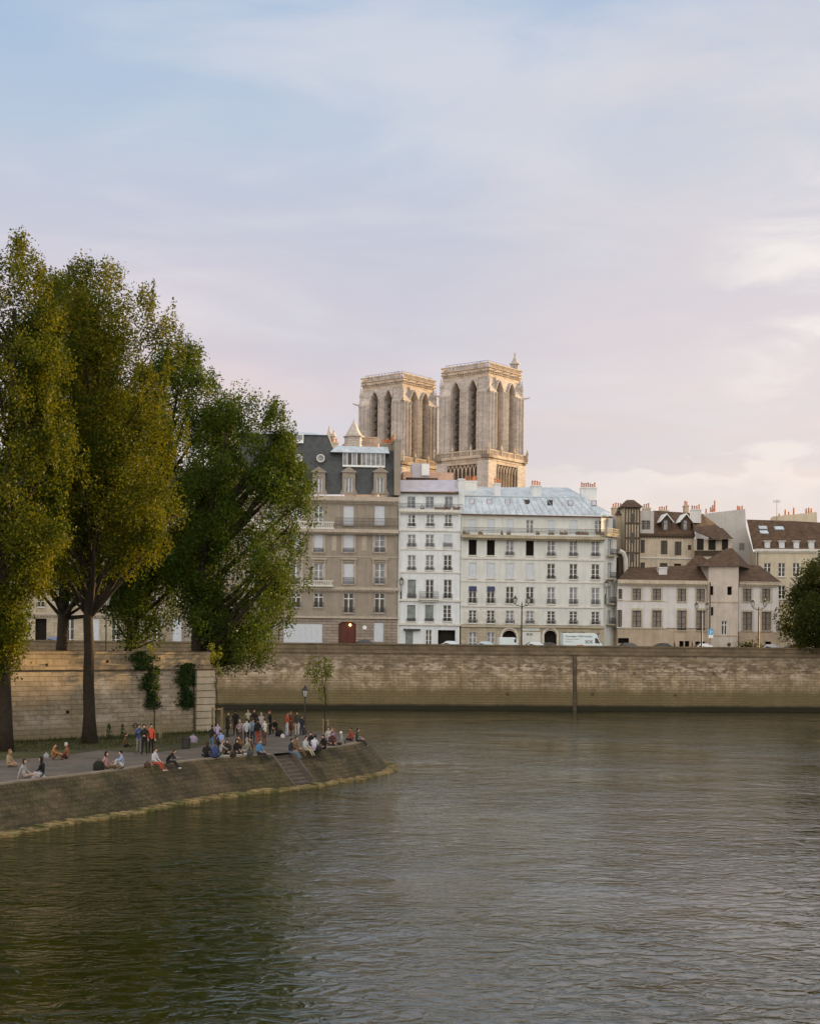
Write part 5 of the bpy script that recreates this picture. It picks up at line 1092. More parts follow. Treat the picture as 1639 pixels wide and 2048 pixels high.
    mb.tube(P_, rr, 10)
    for k in R2.sample(range(nclump), min(nclump, 60) if tw > .3 else min(nclump, 12)):
        c = Vector(C[k]); hz = math.hypot(c.x - cline(c.z), c.y); z0 = max(zz[0] * .8, c.z - 1.2 - hz * R2.uniform(.7, 1.3)); 
        if z0 > top * .8: continue
        s = Vector((cline(z0), 0, z0)); m1 = s.lerp(c, .4) + Vector((R2.gauss(0, .2), R2.gauss(0, .2), -.2)); m2 = s.lerp(c, .72) + Vector((R2.gauss(0, .15), 0, .05)); q = (.05 + .035 * hz) * (1 if tw > .3 else .22); mb.tube([s, m1, m2, c], [q, q * .65, q * .4, .02], 5, cap=False)
    mb.build('trunk', M['bark'], r, smooth=True)
    return r
tree('huge tree with thick trunk at the left edge of the promenade', 12, 1500, 88, 2.0, [(474, 0, 36), (500, -60, 72), (530, -80, 92), (560, -90, 98), (650, -120, 120), (760, -130, 140), (900, -140, 150), (1050, -150, 145), (1160, -140, 105), (1250, -120, 62), (1345, -110, 36)], 640, 115000, .185, M['leaf'], .95, 5.2, 40, ([0, 10, 26], [0, -.2, .4]))
tree('tall golden topped poplar on the promenade with straight dark trunk', 180, 1487, 95.7, 2.0, [(526, 140, 158), (545, 128, 246), (570, 100, 290), (610, 74, 335), (650, 56, 352), (700, 40, 350), (760, 30, 345), (850, 30, 356), (950, 40, 362), (1040, 40, 350), (1105, 45, 335), (1150, 80, 290), (1172, 130, 230)], 760, 138000, .175, M['leaf'], .82, 5.0, 90, ([0, 8, 16, 30], [0, -.05, .1, .6]))
tree('tree on the terrace with dark trunk left of the golden topped poplar', 125, 1303, 112, 7.1, [(540, 78, 125), (575, 50, 160), (620, 40, 200), (750, 20, 230), (900, 10, 290), (1050, 10, 300), (1150, 40, 290), (1215, 190, 290)], 800, 108000, .22, M['leaf2'], .9, 5.0, 20, ([0, 8, 20], [0, .1, .6]))
tree('tree on the terrace behind the street lantern', 252, 1303, 118, 7.1, [(690, 335, 385), (712, 305, 405), (770, 265, 456), (860, 230, 490), (960, 210, 480), (1080, 190, 470), (1180, 190, 420), (1250, 205, 400), (1290, 225, 350)], 760, 105000, .21, M['leaf2'], .6, 5.5, 50)
tree('spreading tree on the terrace corner whose branches hang over the wall', 395, 1303, 114, 7.1, [(788, 455, 532), (812, 405, 556), (840, 400, 568), (890, 380, 592), (945, 366, 630), (1000, 350, 618), (1050, 340, 606), (1110, 335, 632), (1170, 330, 624), (1225, 340, 600), (1270, 360, 592), (1305, 395, 565), (1332, 430, 520)], 640, 98000, .20, M['leaf2'], .8, 6.5, 90, ([0, 2, 8, 20], [0, -.15, .3, 2.4]))
tree('dark leafy tree on the far quay at the right edge', 1637, 1296, 207, 8.0, [(1110, 1625, 1665), (1135, 1606, 1690), (1165, 1594, 1710), (1190, 1566, 1720), (1240, 1556, 1720), (1270, 1564, 1715), (1290, 1582, 1700)], 170, 30000, .34, M['leafd'], .6, 6, 6, group='trees on the far quay', csz=(.9, 1.8))
tree('thin young tree with sparse yellow green leaves on the tip of the promenade', 650, 1470, 106, 2.0, [(1292, 622, 640), (1320, 612, 662), (1350, 622, 668), (1385, 630, 655), (1410, 646, 660)], 34, 900, .17, M['young'], .10, 1.2, 2, ([0, 3, 6], [0, .05, -.5]), group='young staked trees', csz=(.3, .6), name='young_tree')
tree('thin young tree tied to stakes in front of the left ivy', 310, 1478, 97, 2.0, [(1290, 290, 318), (1330, 300, 325), (1400, 305, 320)], 16, 260, .15, M['young'], .10, .8, 0, ([0, 3, 6], [0, .0, -.2]), group='young staked trees', csz=(.25, .45), name='young_tree')
tree('thin young tree tied to stakes beside the end of the terrace wall', 433, 1462, 108, 2.0, [(1285, 412, 440), (1320, 415, 450), (1370, 425, 440)], 20, 420, .15, M['young'], .10, .8, 0, ([0, 3, 6], [0, .05, -.2]), group='young staked trees', csz=(.25, .5), name='young_tree')
def stakes(x, y, w, h, label):
    p = PZ(x, y, PZL); r = empty('tree_guard', p, 0, label, 'tree guard', 'wooden tree guards'); s = w / 2
    for sx in (-1, 1):
        for sy in (-1, 1): mb = MB(); mb.tube([(sx * s, sy * s, 0), (sx * s, sy * s, h)], .045, 6); mb.build('stake', M['stake'], r)
    mb = MB(); mb.box(-s, s, -s - .05, -s - .01, h - .15, h - .05); mb.box(-s, s, s + .01, s + .05, h - .15, h - .05); mb.box(-s - .05, -s - .01, -s, s, h - .15, h - .05); mb.box(s + .01, s + .05, -s, s, h - .15, h - .05); mb.build('crossbar', M['stake'], r)
stakes(311, 1477, .7, 1.75, 'wooden stake frame round the young tree in front of the left ivy')
stakes(434, 1466, .7, 1.9, 'wooden stake frame round the young tree beside the end of the terrace wall')
stakes(651, 1471, .35, 1.2, 'low stake frame round the young tree on the promenade tip')
def ivy(x0, x1, y0, y1, n, label, extra=()):
    ua, za = tloc((x0 + x1) / 2, y1); base = TA + TT * ua + Vector((0, 0, 0)); pts = []
    regs = [(x0, x1, y0, y1, 1.0)] + list(extra); tot = sum((b - a) * (d - c) for a, b, c, d, _ in regs)
    for a, b, c, d, _ in regs:
        k = int(n * (b - a) * (d - c) / tot)
        for _i in range(k):
            t = rnd.random(); t = t ** .85; wv = .42 + .16 * math.sin(t * 9 + a) + .10 * math.sin(t * 23 + a * 2) - .22 * max(0, t - .75) * 4 * rnd.random(); px = (a + b) / 2 + (b - a) * (rnd.gauss(0, .36) * wv * 1.5 + .08 * math.sin(t * 6 + b)); py = c + (d - c) * (t + (rnd.random() ** 4) * .12); u, z = tloc(px, py); pts.append((u - ua, -.05 - rnd.random() * .28 * (1 - abs((px - a) / (b - a) - .5)) + .25 * z / 6.7 + (-.12 if z > 4.6 else 0), z))
    o = leaf_mesh('ivy', np.array(pts), .16, M['ivy'], None, .8); o.location = TA + TT * ua; o.rotation_euler = (0, 0, math.atan2(TT.y, TT.x)); tag(o, label, 'ivy', 'ivy curtains on the terrace wall')
ivy(288, 317, 1345, 1413, 4200, 'left ivy curtain spilling over the parapet and down the terrace wall', [(262, 306, 1302, 1338, 1), (296, 318, 1332, 1350, 1)])
ivy(358, 386, 1335, 1412, 3000, 'right ivy curtain hanging beside the rusticated end of the terrace wall', [(356, 390, 1326, 1340, 1), (384, 390, 1345, 1370, 1)])
def weed(x, y, hpx, label):
    p = PZ(x, y, PZL); h = hpx * p.y / F; pts = np.array([(rnd.gauss(0, .14) * (1.2 - t), rnd.gauss(0, .14) * (1.2 - t), t * h) for t in [rnd.random() ** 1.3 for _ in range(260)]]); o = leaf_mesh('weed', pts, .12, M['ivy'], None, .5); o.location = p; tag(o, label, 'weed', 'tall weeds at the foot of the terrace wall')
weed(218, 1479, 32, 'tall dark weed growing left of its neighbour beneath the mooring ring'); weed(245, 1478, 30, 'slim weed growing nearest the mooring ring')
# shrub beside the quay lamp
p = P(1497, 1292, 214); p.z = 8; o = leaf_mesh('shrub', np.array([(rnd.gauss(0, .9), rnd.gauss(0, .5), abs(rnd.gauss(.9, .5))) for _ in range(1400)]), .25, M['leafd'], None, .7); o.location = p; tag(o, 'small dark shrub against the low white house beside the right street lamp', 'shrub')

# ------------------------------------------------------------------ street lamps, signs, bin
def double_lamp(x, yt, D, zb, label, arm=.95):
    p = P(x, YH, D); p.z = zb; r = empty('street_lamp', p, R(-12), label, 'street lamp', 'two armed street lamps on the far quay'); zt = P(x, yt, D).z - zb
    mb = MB(); mb.lathe([(.30, 0), (.30, .25), (.2, .35), (.17, 1.0), (.11, 1.2), (.09, zt - 1.5), (.14, zt - 1.45), (.06, zt - 1.3), (.03, zt - 1.0)], 10); mb.build('post', M['post'], r, smooth=False)
    for s in (-1, 1):
        mb = MB(); mb.tube([(0, 0, zt - 1.75), (s * arm * .35, 0, zt - 1.62), (s * arm * .8, 0, zt - 1.55), (s * arm, 0, zt - 1.3)], .05, 6); mb.tube([(s * arm * .4, 0, zt - 1.58), (s * arm * .5, 0, zt - 1.35), (s * arm * .7, 0, zt - 1.4)], .03, 5); mb.build('arm', M['post'], r); lantern(r, (s * arm, 0, zt - 1.3), .95)
double_lamp(1042, 1189, 204, 8, 'two armed street lamp in front of the wide cream block')
double_lamp(1402, 1201, 207, 8, 'two armed street lamp left of the blue sign by the low white house', .75)
double_lamp(1515.5, 1196, 208.5, 8, 'two armed street lamp furthest right, before the right wing of the low white house', .85)
double_lamp(557, 1238, 204, 8, 'two armed street lamp half hidden by leaves before the white shop shutters', .4)
def single_lamp(x, yb, yt, D, zb, label, grp, s=1.0):
    p = P(x, YH, D); p.z = zb; r = empty('street_lamp', p, 0, label, 'street lamp', grp); zt = P(x, yt, D).z - zb
    mb = MB(); mb.lathe([(.16, 0), (.16, .3), (.1, .4), (.08, .9), (.05, 1.1), (.042, zt - 1.3 * s), (.08, zt - 1.28 * s), (.04, zt - 1.2 * s)], 10); mb.build('post', M['post'], r); lantern(r, (0, 0, zt - 1.25 * s), s)
single_lamp(611, 1466, 1370, 107.5, 2.0, 'slender street lamp standing among the people on the promenade tip', 'single lantern lamps', .75)
single_lamp(212, 1303, 1180, 110, 7.1, 'street lantern on the terrace just right of the golden topped poplar trunk', 'single lantern lamps', 1.0)
def sign():
    p = P(1417, YH, 209); p.z = 8; r = empty('road_sign', p, R(2), 'blue parking sign above a small white plate on a thin pole', 'sign'); z = lambda y: P(1417, y, 209).z - 8
    mb = MB(); mb.tube([(-.0, .05, 0), (-.0, .05, z(1257))], .04, 6); mb.build('pole', M['post'], r)
    mb = MB(); mb.box(-.12, .58, -.02, .02, z(1269), z(1258)); mb.build('blue_panel', M['blue'], r); mb = MB(); mb.box(-.1, .56, -.02, .02, z(1276), z(1269.6)); mb.build('white_plate', M['white'], r)
    text('P', (.07, -.03, z(1268)), .75, M['white'], r)
def text(s, loc, size, m, parent, bold=.0, rot=(R(90), 0, 0)):
    c = bpy.data.curves.new('lettering', 'FONT'); c.body = s; c.size = size; c.extrude = .004; c.offset = bold; t = bpy.data.objects.new('tmp', c); COL.objects.link(t)
    dg = bpy.context.evaluated_depsgraph_get(); me = bpy.data.meshes.new_from_object(t.evaluated_get(dg)); bpy.data.objects.remove(t); me.materials.clear(); me.materials.append(m)
    o = bpy.data.objects.new('lettering', me); COL.objects.link(o); o.location = loc; o.rotation_euler = rot; o.parent = parent; return o
sign()
p = P(1456.5, YH, 213); p.z = 8; r = empty('road_sign', p, 0, 'small round sign on a low pole before the stair block', 'sign'); mb = MB(); mb.tube([(0, 0, 0), (0, 0, 1.6)], .04, 6); mb.build('pole', M['post'], r); mb = MB(); mb.prism([(.3 * math.cos(t), 1.45 + .3 * math.sin(t)) for t in [i * math.pi / 8 for i in range(16)]], -.05, -.02); mb.build('disc', M['post'], r)
p = PZ(372, 1497, PZL); r = empty('litter_bin', p, 0, 'dark round litter bin on the grass in front of the terrace wall', 'litter bin'); mb = MB(); mb.lathe([(.22, 0), (.27, .05), (.29, .55), (.31, .58), (.31, .63), (.27, .65)], 14); mb.build('body', M['iron'], r); mb = MB(); mb.lathe([(.30, .655), (.26, .70), (.05, .72)], 14); mb.build('lid', M['iron'], r)

# ------------------------------------------------------------------ vehicles
def car(x, col, label, rz=0, n=5.5, profile='hatch', scale=1.0):
    D = Dw(x) + n; p = P(x, YH, D); p.z = 8.105; r = empty('parked_car', p, WALLF.a + rz, label, 'car', 'cars parked along the far quay'); m = mat('car_paint', lin(col), .3, .04, 2, spec=.5); s = scale
    L_ = 2.0 * s; body = [(-L_, .35), (-L_ * 1.0, .72), (-L_ * .93, .88), (-L_ * .45, .95), (L_ * .75, .98), (L_ * .98, .9), (L_, .4)]
    cab = [(-L_ * .42, .95), (-L_ * .12, 1.38), (L_ * .1, 1.46), (L_ * .5, 1.44), (L_ * .86, 1.0)] if profile == 'hatch' else [(-L_ * .45, .95), (-L_ * .15, 1.34), (L_ * .15, 1.40), (L_ * .38, 1.34), (L_ * .66, .98)]
    mb = MB(); mb.prism(body, -.84, .84)
    mb.add([(u, (-.84 if z < 1.1 else -.66), z) for u, z in cab] + [(u, (.84 if z < 1.1 else .66), z) for u, z in cab], [(0, 1, 2, 3, 4), (9, 8, 7, 6, 5), (0, 5, 6, 1), (1, 6, 7, 2), (2, 7, 8, 3), (3, 8, 9, 4)])
    o = mb.build('body', m, r); bv = o.modifiers.new('b', 'BEVEL'); bv.width = .05; bv.segments = 2
    for sd_ in (-1, 1):
        mb = MB(); y = lambda z: sd_ * (.84 - .18 * min(1, max(0, (z - .95) / .4)) + .012); pts = [(cab[0][0] + .25, 1.0), (cab[1][0] + .06, 1.33), (cab[3][0] - .08, 1.36), (cab[4][0] - .28, 1.02)]
        mb.add([(u, y(z), z) for u, z in pts], [(0, 1, 2, 3)]); mb.build('side_window', M['glass'], r)
        for wx in (-L_ * .62, L_ * .62):
            mb = MB(); mb.lathe([(.30, -.1), (.32, -.08), (.32, .08), (.30, .1)], 14); mb.v = [(wx + v[0], sd_ * .80 + v[2], .32 + v[1]) for v in mb.v]; w = mb.build('wheel', M['tyre'], r)
            mb = MB(); mb.lathe([(.19, -.11), (.19, .11)], 10); mb.v = [(wx + v[0], sd_ * .80 + v[2], .32 + v[1]) for v in mb.v]; mb.build('rim', M['rim'], w)
        mb = MB(); mb.box(-L_ - .02, -L_ + .1, sd_ * .62 - .14, sd_ * .62 + .14, .62, .76); mb.build('headlight', M['lamp'], r)
    mb = MB(); mb.add([(cab[0][0] + .06, -.72, 1.02), (cab[0][0] + .06, .72, 1.02), (cab[1][0] - .03, .60, 1.355), (cab[1][0] - .03, -.60, 1.355)], [(0, 1, 2, 3)]); mb.v = [(v[0] - .02, v[1], v[2] + .02) for v in mb.v]; mb.build('windscreen', M['glass'], r)
car(722, (40, 42, 50), 'dark parked car under the red arched door'); car(893, (190, 200, 205), 'white car before the dark garage opening of the narrow white house')
car(962, (170, 185, 190), 'pale car parked left of the small white van'); car(1062, (195, 200, 205), 'white car parked right of the street lamp at the cream block'); car(1093, (90, 80, 78), 'greyish brown car parked before the right archway', profile='sedan')
car(1248, (60, 62, 62), 'dark grey car just right of the white van'); car(1318, (25, 25, 22), 'black car parked below the second window of the low white house'); car(1400, (205, 205, 210), 'white car with rounded roof left of the blue sign'); car(1532, (195, 195, 200), 'white car right of the rightmost street lamp')
car(1580, (120, 110, 90), 'olive grey car under the dark tree at right'); car(104, (90, 105, 140), 'bluish car glimpsed between the two left trunks', n=8)
def van(x, D, L_, H, label, lettering):
    p = P(x, YH, D); p.z = 8.105; r = empty('delivery_van', p, WALLF.a, label, 'van'); h = L_ / 2
    side = [(-h, .4), (-h, H), (h * .60, H), (h * .72, H - .12), (h * .90, 1.45), (h * 1.0, 1.2), (h * 1.02, .4)] if lettering else [(-h, .4), (-h, H), (h * .7, H), (h * .95, 1.2), (h, .4)]
    mb = MB(); mb.prism(side, -.98, .98); o = mb.build('body', M['vanw'], r); bv = o.modifiers.new('b', 'BEVEL'); bv.width = .06; bv.segments = 2
    mb = MB(); mb.add([(h * .62, -.995, 1.35), (h * .88, -.995, 1.3), (h * .74, -.995, H - .25 if not lettering else 2.05), (h * .62, -.995, H - .25 if not lettering else 2.1)], [(0, 1, 2, 3)]); mb.build('side_window', M['glass'], r)
    mb = MB(); mb.add([(h * .735, -.85, H - .2), (h * .735, .85, H - .2), (h * .905, .85, 1.5), (h * .905, -.85, 1.5)], [(0, 1, 2, 3)]); mb.v = [(v[0] + .03, v[1], v[2] + .02) for v in mb.v]; mb.build('windscreen', M['glass'], r)
    for sd_ in (-1, 1):
        for wx in (-h * .6, h * .7):
            mb = MB(); mb.lathe([(.34, -.12), (.34, .12)], 14); mb.v = [(wx + v[0], sd_ * .92 + v[2], .34 + v[1]) for v in mb.v]; mb.build('wheel', M['tyre'], r)
    if lettering:
        mb = MB(); 
        text('Demenageur PARIS meubles', (-h * .9, -1.0, H - .55), .34, M['ink'], r, .0); text('SOS', (h * .12, -1.0, H - 1.42), .62, M['curtain'], r, .02)
        for i, s_ in enumerate(('location avec chauffeur', 'devis gratuit')): text(s_, (-h * .88, -1.0, H - .92 - i * .34), .22, M['curtain'], r)
        mb = MB(); mb.prism([(-h * .3, .95), (-h * .05, .95), (-h * .05, .85), (h * .03, 1.02), (-h * .05, 1.2), (-h * .05, 1.1), (-h * .3, 1.1)], -1.0, -.985); mb.build('arrow_decal', M['orange'], r)
van(1161.5, Dw(1161) + 6, 5.7, 2.75, 'long white delivery van with dark lettering parked before the cream block', True)
van(1014, Dw(1014) + 6, 2.6, 2.05, 'small white van with dark rear windows before the left archway', False)

# ------------------------------------------------------------------ people
HAND = .012
def skel(pose):
    V = []; E = []; RAD = []; REG = []
    def v(p, r): V.append(Vector(p)); RAD.append(r if isinstance(r, tuple) else (r, r)); return len(V) - 1
    def e(a, b, g): E.append((a, b)); REG.append(g)
    q = pose; pel = v(q['pel'], (.145, .115)); w = v(q['waist'], (.135, .10)); ch = v(q['chest'], (.165, .115)); nb = v(q['neck'], (.065, .062)); 
    up = (Vector(q['head']) - Vector(q['neck'])).normalized(); hd = Vector(q['head']); a = v(hd - up * .06, (.066, .07)); b = v(hd + up * .03, (.082, .095)); c = v(hd + up * .12, (.060, .07))
    e(pel, w, 'top'); e(w, ch, 'top'); e(ch, nb, 'top'); e(nb, a, 'skin'); e(a, b, 'skin'); e(b, c, 'skin')
    fw = Vector((0, 1, 0)) if 'look' not in q else Vector(q['look']); n = v(hd + fw * .108, .018); e(b, n, 'skin')
    for s in (-1, 1):
        g = lambda k: Vector((q[k][0] * s, q[k][1], q[k][2])) if s > 0 or (k + 'L') not in q else Vector((-q[k + 'L'][0], q[k + 'L'][1], q[k + 'L'][2]))
        sh = v(g('sh'), .062); el = v(g('el'), .045); wr = v(g('wr'), .030); e(ch, sh, 'top'); e(sh, el, 'top'); e(el, wr, q.get('sleeve', 'top'))
        d = (g('wr') - g('el')).normalized(); pm = v(g('wr') + d * .07, (.036, .020)); e(wr, pm, 'skin')
        sidev = d.cross(Vector((0, 0, 1)) if abs(d.z) < .8 else Vector((0, 1, 0))).normalized()
        for k, (o_, l) in enumerate(((-.033, .062), (-.011, .078), (.011, .073), (.033, .055))):
            f1 = v(g('wr') + d * .10 + sidev * o_, .010); f2 = v(g('wr') + d * (.10 + l) + sidev * o_ * 1.15 + Vector((0, .012, -.012)), .008); e(pm, f1, 'skin'); e(f1, f2, 'skin')
        tb = v(g('wr') + d * .055 - sidev * .055, .011); e(pm, tb, 'skin')
        hp = v(g('hip'), .088); kn = v(g('kn'), .062); an = v(g('an'), .040); to = v(g('toe'), (.042, .034)); e(pel, hp, 'legs'); e(hp, kn, 'legs'); e(kn, an, 'legs'); e(an, to, 'shoe')
    return V, E, RAD, REG
POSES = {
 'stand': dict(pel=(0, 0, .95), waist=(0, 0, 1.12), chest=(0, -.01, 1.33), neck=(0, 0, 1.50), head=(0, .02, 1.62), sh=(.17, 0, 1.42), el=(.23, -.03, 1.14), wr=(.22, .07, .92), hip=(.09, 0, .90), kn=(.10, .02, .50), an=(.11, -.02, .08), toe=(.13, .13, .04)),
 'drink': dict(pel=(.02, 0, .95), waist=(.01, 0, 1.12), chest=(0, -.01, 1.33), neck=(0, 0, 1.50), head=(0, .03, 1.62), sh=(.17, 0, 1.42), el=(.24, .02, 1.16), wr=(.12, .24, 1.28), elL=(.22, -.06, 1.15), wrL=(.20, .06, .93), hip=(.09, 0, .90), kn=(.11, .05, .50), an=(.15, .0, .08), toe=(.19, .14, .04), knL=(.07, -.02, .5), anL=(.08, -.04, .08), toeL=(.10, .11, .04)),
 'arms': dict(pel=(0, 0, .95), waist=(0, 0, 1.12), chest=(0, -.02, 1.33), neck=(0, 0, 1.50), head=(.02, .03, 1.62), sh=(.17, 0, 1.42), el=(.23, .08, 1.17), wr=(.05, .24, 1.14), hip=(.09, 0, .90), kn=(.11, .03, .50), an=(.13, -.02, .08), toe=(.15, .13, .04)),
 'edge': dict(pel=(0, 0, .12), waist=(0, .0, .30), chest=(0, .04, .50), neck=(0, .07, .66), head=(0, .11, .78), sh=(.17, .06, .58), el=(.22, .10, .33), wr=(.15, .30, .24), hip=(.09, .06, .10), kn=(.10, .48, .10), an=(.10, .72, -.24), toe=(.11, .86, -.26)),
 'lean': dict(pel=(0, 0, .12), waist=(0, .07, .29), chest=(0, .20, .45), neck=(0, .32, .57), head=(0, .42, .66), sh=(.17, .26, .51), el=(.21, .42, .32), wr=(.10, .58, .36), hip=(.09, .06, .10), kn=(.12, .46, .16), an=(.11, .70, -.20), toe=(.11, .84, -.22)),
 'legsout': dict(pel=(0, 0, .12), waist=(0, -.03, .30), chest=(0, -.04, .50), neck=(0, -.02, .66), head=(0, .02, .78), sh=(.17, -.03, .58), el=(.24, -.12, .34), wr=(.22, -.20, .10), elL=(.22, .06, .36), wrL=(.15, .24, .26), hip=(.09, .06, .10), kn=(.11, .46, .20), an=(.11, .86, .07), toe=(.13, .92, .17)),
 'hug': dict(pel=(0, 0, .12), waist=(0, .02, .30), chest=(0, .07, .50), neck=(0, .11, .65), head=(0, .15, .77), sh=(.17, .09, .57), el=(.24, .27, .42), wr=(.10, .44, .38), hip=(.09, .06, .10), kn=(.13, .34, .46), an=(.12, .50, .07), toe=(.13, .64, .04)),
 'cross': dict(pel=(0, 0, .12), waist=(0, .01, .30), chest=(0, .03, .50), neck=(0, .06, .66), head=(.02, .11, .78), sh=(.17, .04, .58), el=(.23, .10, .36), wr=(.16, .28, .25), hip=(.09, .06, .10), kn=(.34, .30, .18), an=(.05, .40, .07), toe=(.0, .46, .07)),
 'squat': dict(pel=(0, -.05, .38), waist=(0, .0, .55), chest=(0, .10, .74), neck=(0, .18, .89), head=(0, .25, 1.0), sh=(.17, .14, .81), el=(.22, .34, .62), wr=(.12, .46, .50), hip=(.10, 0, .36), kn=(.18, .38, .48), an=(.14, .12, .08), toe=(.16, .28, .04)),
}
_pm = {}
def pose_mesh(name):
    if name in _pm: return _pm[name]
    V, E, RAD, REG = skel(POSES[name]); me = bpy.data.meshes.new('sk'); me.from_pydata(V, E, []); o = bpy.data.objects.new('sk', me); COL.objects.link(o)
    o.modifiers.new('s', 'SKIN'); sv = me.skin_vertices[0].data
    for i, rr in enumerate(RAD): sv[i].radius = rr; sv[i].use_root = (i == 0)
    sub = o.modifiers.new('u', 'SUBSURF'); sub.levels = 1; sub.render_levels = 1
    dg = bpy.context.evaluated_depsgraph_get(); m2 = bpy.data.meshes.new_from_object(o.evaluated_get(dg)); bpy.data.objects.remove(o)
    m2.name = 'body'; order = {'top': 0, 'legs': 1, 'skin': 2, 'shoe': 3}
    m2.materials.clear()
    for _ in range(4): m2.materials.append(M['skin'])
    segs = [(V[a], V[b] - V[a], order[g], (RAD[a][0] + RAD[b][0]) / 2) for (a, b), g in zip(E, REG)]
    for f in m2.polygons:
        c = f.center; best = 9; bi = 0
        for a, d, g, rr in segs:
            t = max(0, min(1, (c - a).dot(d) / max(d.length_squared, 1e-9))); dist = (c - a - d * t).length - rr * .9
            if dist < best: best = dist; bi = g
        f.material_index = bi; f.use_smooth = True
    _pm[name] = m2; return m2
_hm = {}
def hair_mesh(pose, kind):
    k = (pose, kind)
    if k in _hm: return _hm[k]
    q = POSES[pose]; hd = Vector(q['head']); up = (hd - Vector(q['neck'])).normalized(); c = hd + up * .075 + Vector((0, -.022, 0)); mb = MB(); n = 10
    prof = [(.005, .108), (.05, .098), (.085, .065), (.104, .015), (.104, -.03), (.092, -.06)] if kind != 'long' else [(.005, .108), (.05, .098), (.085, .065), (.106, .015), (.106, -.05), (.10, -.12), (.085, -.22), (.05, -.27)]
    b = 0
    for r_, z in prof:
        for i in range(n):
            t = 2 * math.pi * i / n; y = r_ * math.sin(t); 
            if z < .03 and y > 0: y *= .25 if kind != 'hat' else 1
            mb.v.append((c.x + r_ * math.cos(t) * .9, c.y + y, c.z + z))
    for i in range(len(prof) - 1):
        for j in range(n): mb.f.append((i * n + j, i * n + (j + 1) % n, (i + 1) * n + (j + 1) % n, (i + 1) * n + j)); mb.m.append(0)
    mb.f.append(tuple(range(n))); mb.m.append(0)
    o = mb.build('hair', M['skin'], smooth=True); me = o.data; bpy.data.objects.remove(o); _hm[k] = me; return me
DARK = (35, 26, 20); BROWN = (80, 52, 32); BLOND = (170, 130, 80); GREY = (150, 145, 140); BLACK = (28, 28, 30); DJ = (40, 50, 70); JEANS = (90, 115, 150); WHITE = (225, 225, 228)
def setm(o, i, m): o.material_slots[i].link = 'OBJECT'; o.material_slots[i].material = m
def person(x, y, pose, face, top, legs, label, hair=DARK, kind='short', shoe=(60, 55, 50), coat=None, D=None, z=PZL, s=1.0, hat=None, grp='people gathered on the promenade'):
    p = PZ(x, y, z) if D is None else Vector((P(x, YH, D).x, D, z)); body = bpy.data.objects.new('person', pose_mesh(pose)); COL.objects.link(body); body.location = p; body.rotation_euler = (0, 0, R(face)); body.scale = (s, s, s)
    tag(body, label, 'person', grp)
    for i, c in enumerate((cloth(top), cloth(legs), M['skin'], cloth(shoe))): setm(body, i, c)
    h = bpy.data.objects.new('hat' if hat else 'hair', hair_mesh(pose, kind)); COL.objects.link(h); h.parent = body; setm(h, 0, cloth(hat or hair))
    if coat:
        mb = MB(); q = POSES[pose]; pr = [(.19, coat), (.185, .8), (.16, 1.0), (.15, 1.12), (.185, 1.3), (.17, 1.42), (.08, 1.49)]; mb.lathe(pr, 14); mb.v = [(v[0], v[1] * .72, v[2]) for v in mb.v]; c = mb.build('coat', cloth(top), body, smooth=True)
    return body
# face: 0 = away from the camera, 180 = towards it, -90 = to the right, 90 = to the left
W_ = -120
person(17, 1534, 'cross', -100, (190, 160, 120), (170, 140, 100), 'blond person in tan clothes sitting at the left edge of the path', BLOND, 'long')
person(48, 1556, 'legsout', -95, (175, 175, 172), (180, 150, 140), 'brown haired person in pale grey top sitting on the quay edge nearest the left', BROWN, 'long')
person(86, 1552, 'cross', 80, BLACK, (190, 195, 215), 'person in black top with long dark hair and pale trousers facing the grey topped one', DARK, 'long')
person(104, 1520, 'hug', -90, (185, 120, 60), (150, 100, 50), 'person in amber clothes sitting on the grass left of the one with a white hat', BROWN)
person(136, 1518, 'cross', 85, (165, 95, 55), (60, 40, 30), 'person with white hat and rust coloured top sitting on the grass', BROWN, 'hat', hat=(200, 195, 190))
person(212, 1539, 'legsout', -95, (200, 140, 135), (120, 90, 60), 'person in pink top with dark hair beside a dark backpack on the edge', DARK, 'long')
person(247, 1536, 'hug', 110, (150, 175, 220), (215, 210, 205), 'person in blue and white clothes sitting right of the pink top', DARK)
person(248, 1495, 'cross', -70, (120, 80, 45), BLACK, 'brown clad person lounging on the grass below the weeds', BROWN)
person(278, 1508, 'drink', 200, (50, 80, 140), (140, 135, 130), 'person in blue jacket half hidden behind the dark clad one near the grass', BROWN)
person(289, 1510, 'arms', 185, (40, 36, 28), (35, 33, 28), 'standing person all in dark clothes beside the orange coat', DARK, s=1.02)
person(302, 1507, 'stand', -150, (225, 75, 35), BLACK, 'standing person in orange red jacket and black trousers near the stake frame', DARK)
person(308, 1530, 'edge', W_, (215, 218, 225), (190, 60, 35), 'person in white shirt and red shorts sitting on the edge with legs hanging', BROWN, shoe=WHITE)
person(333, 1528, 'lean', W_ + 20, (42, 42, 36), (45, 45, 40), 'person in dark clothes and white shoes leaning forward on the edge', BROWN, shoe=WHITE)
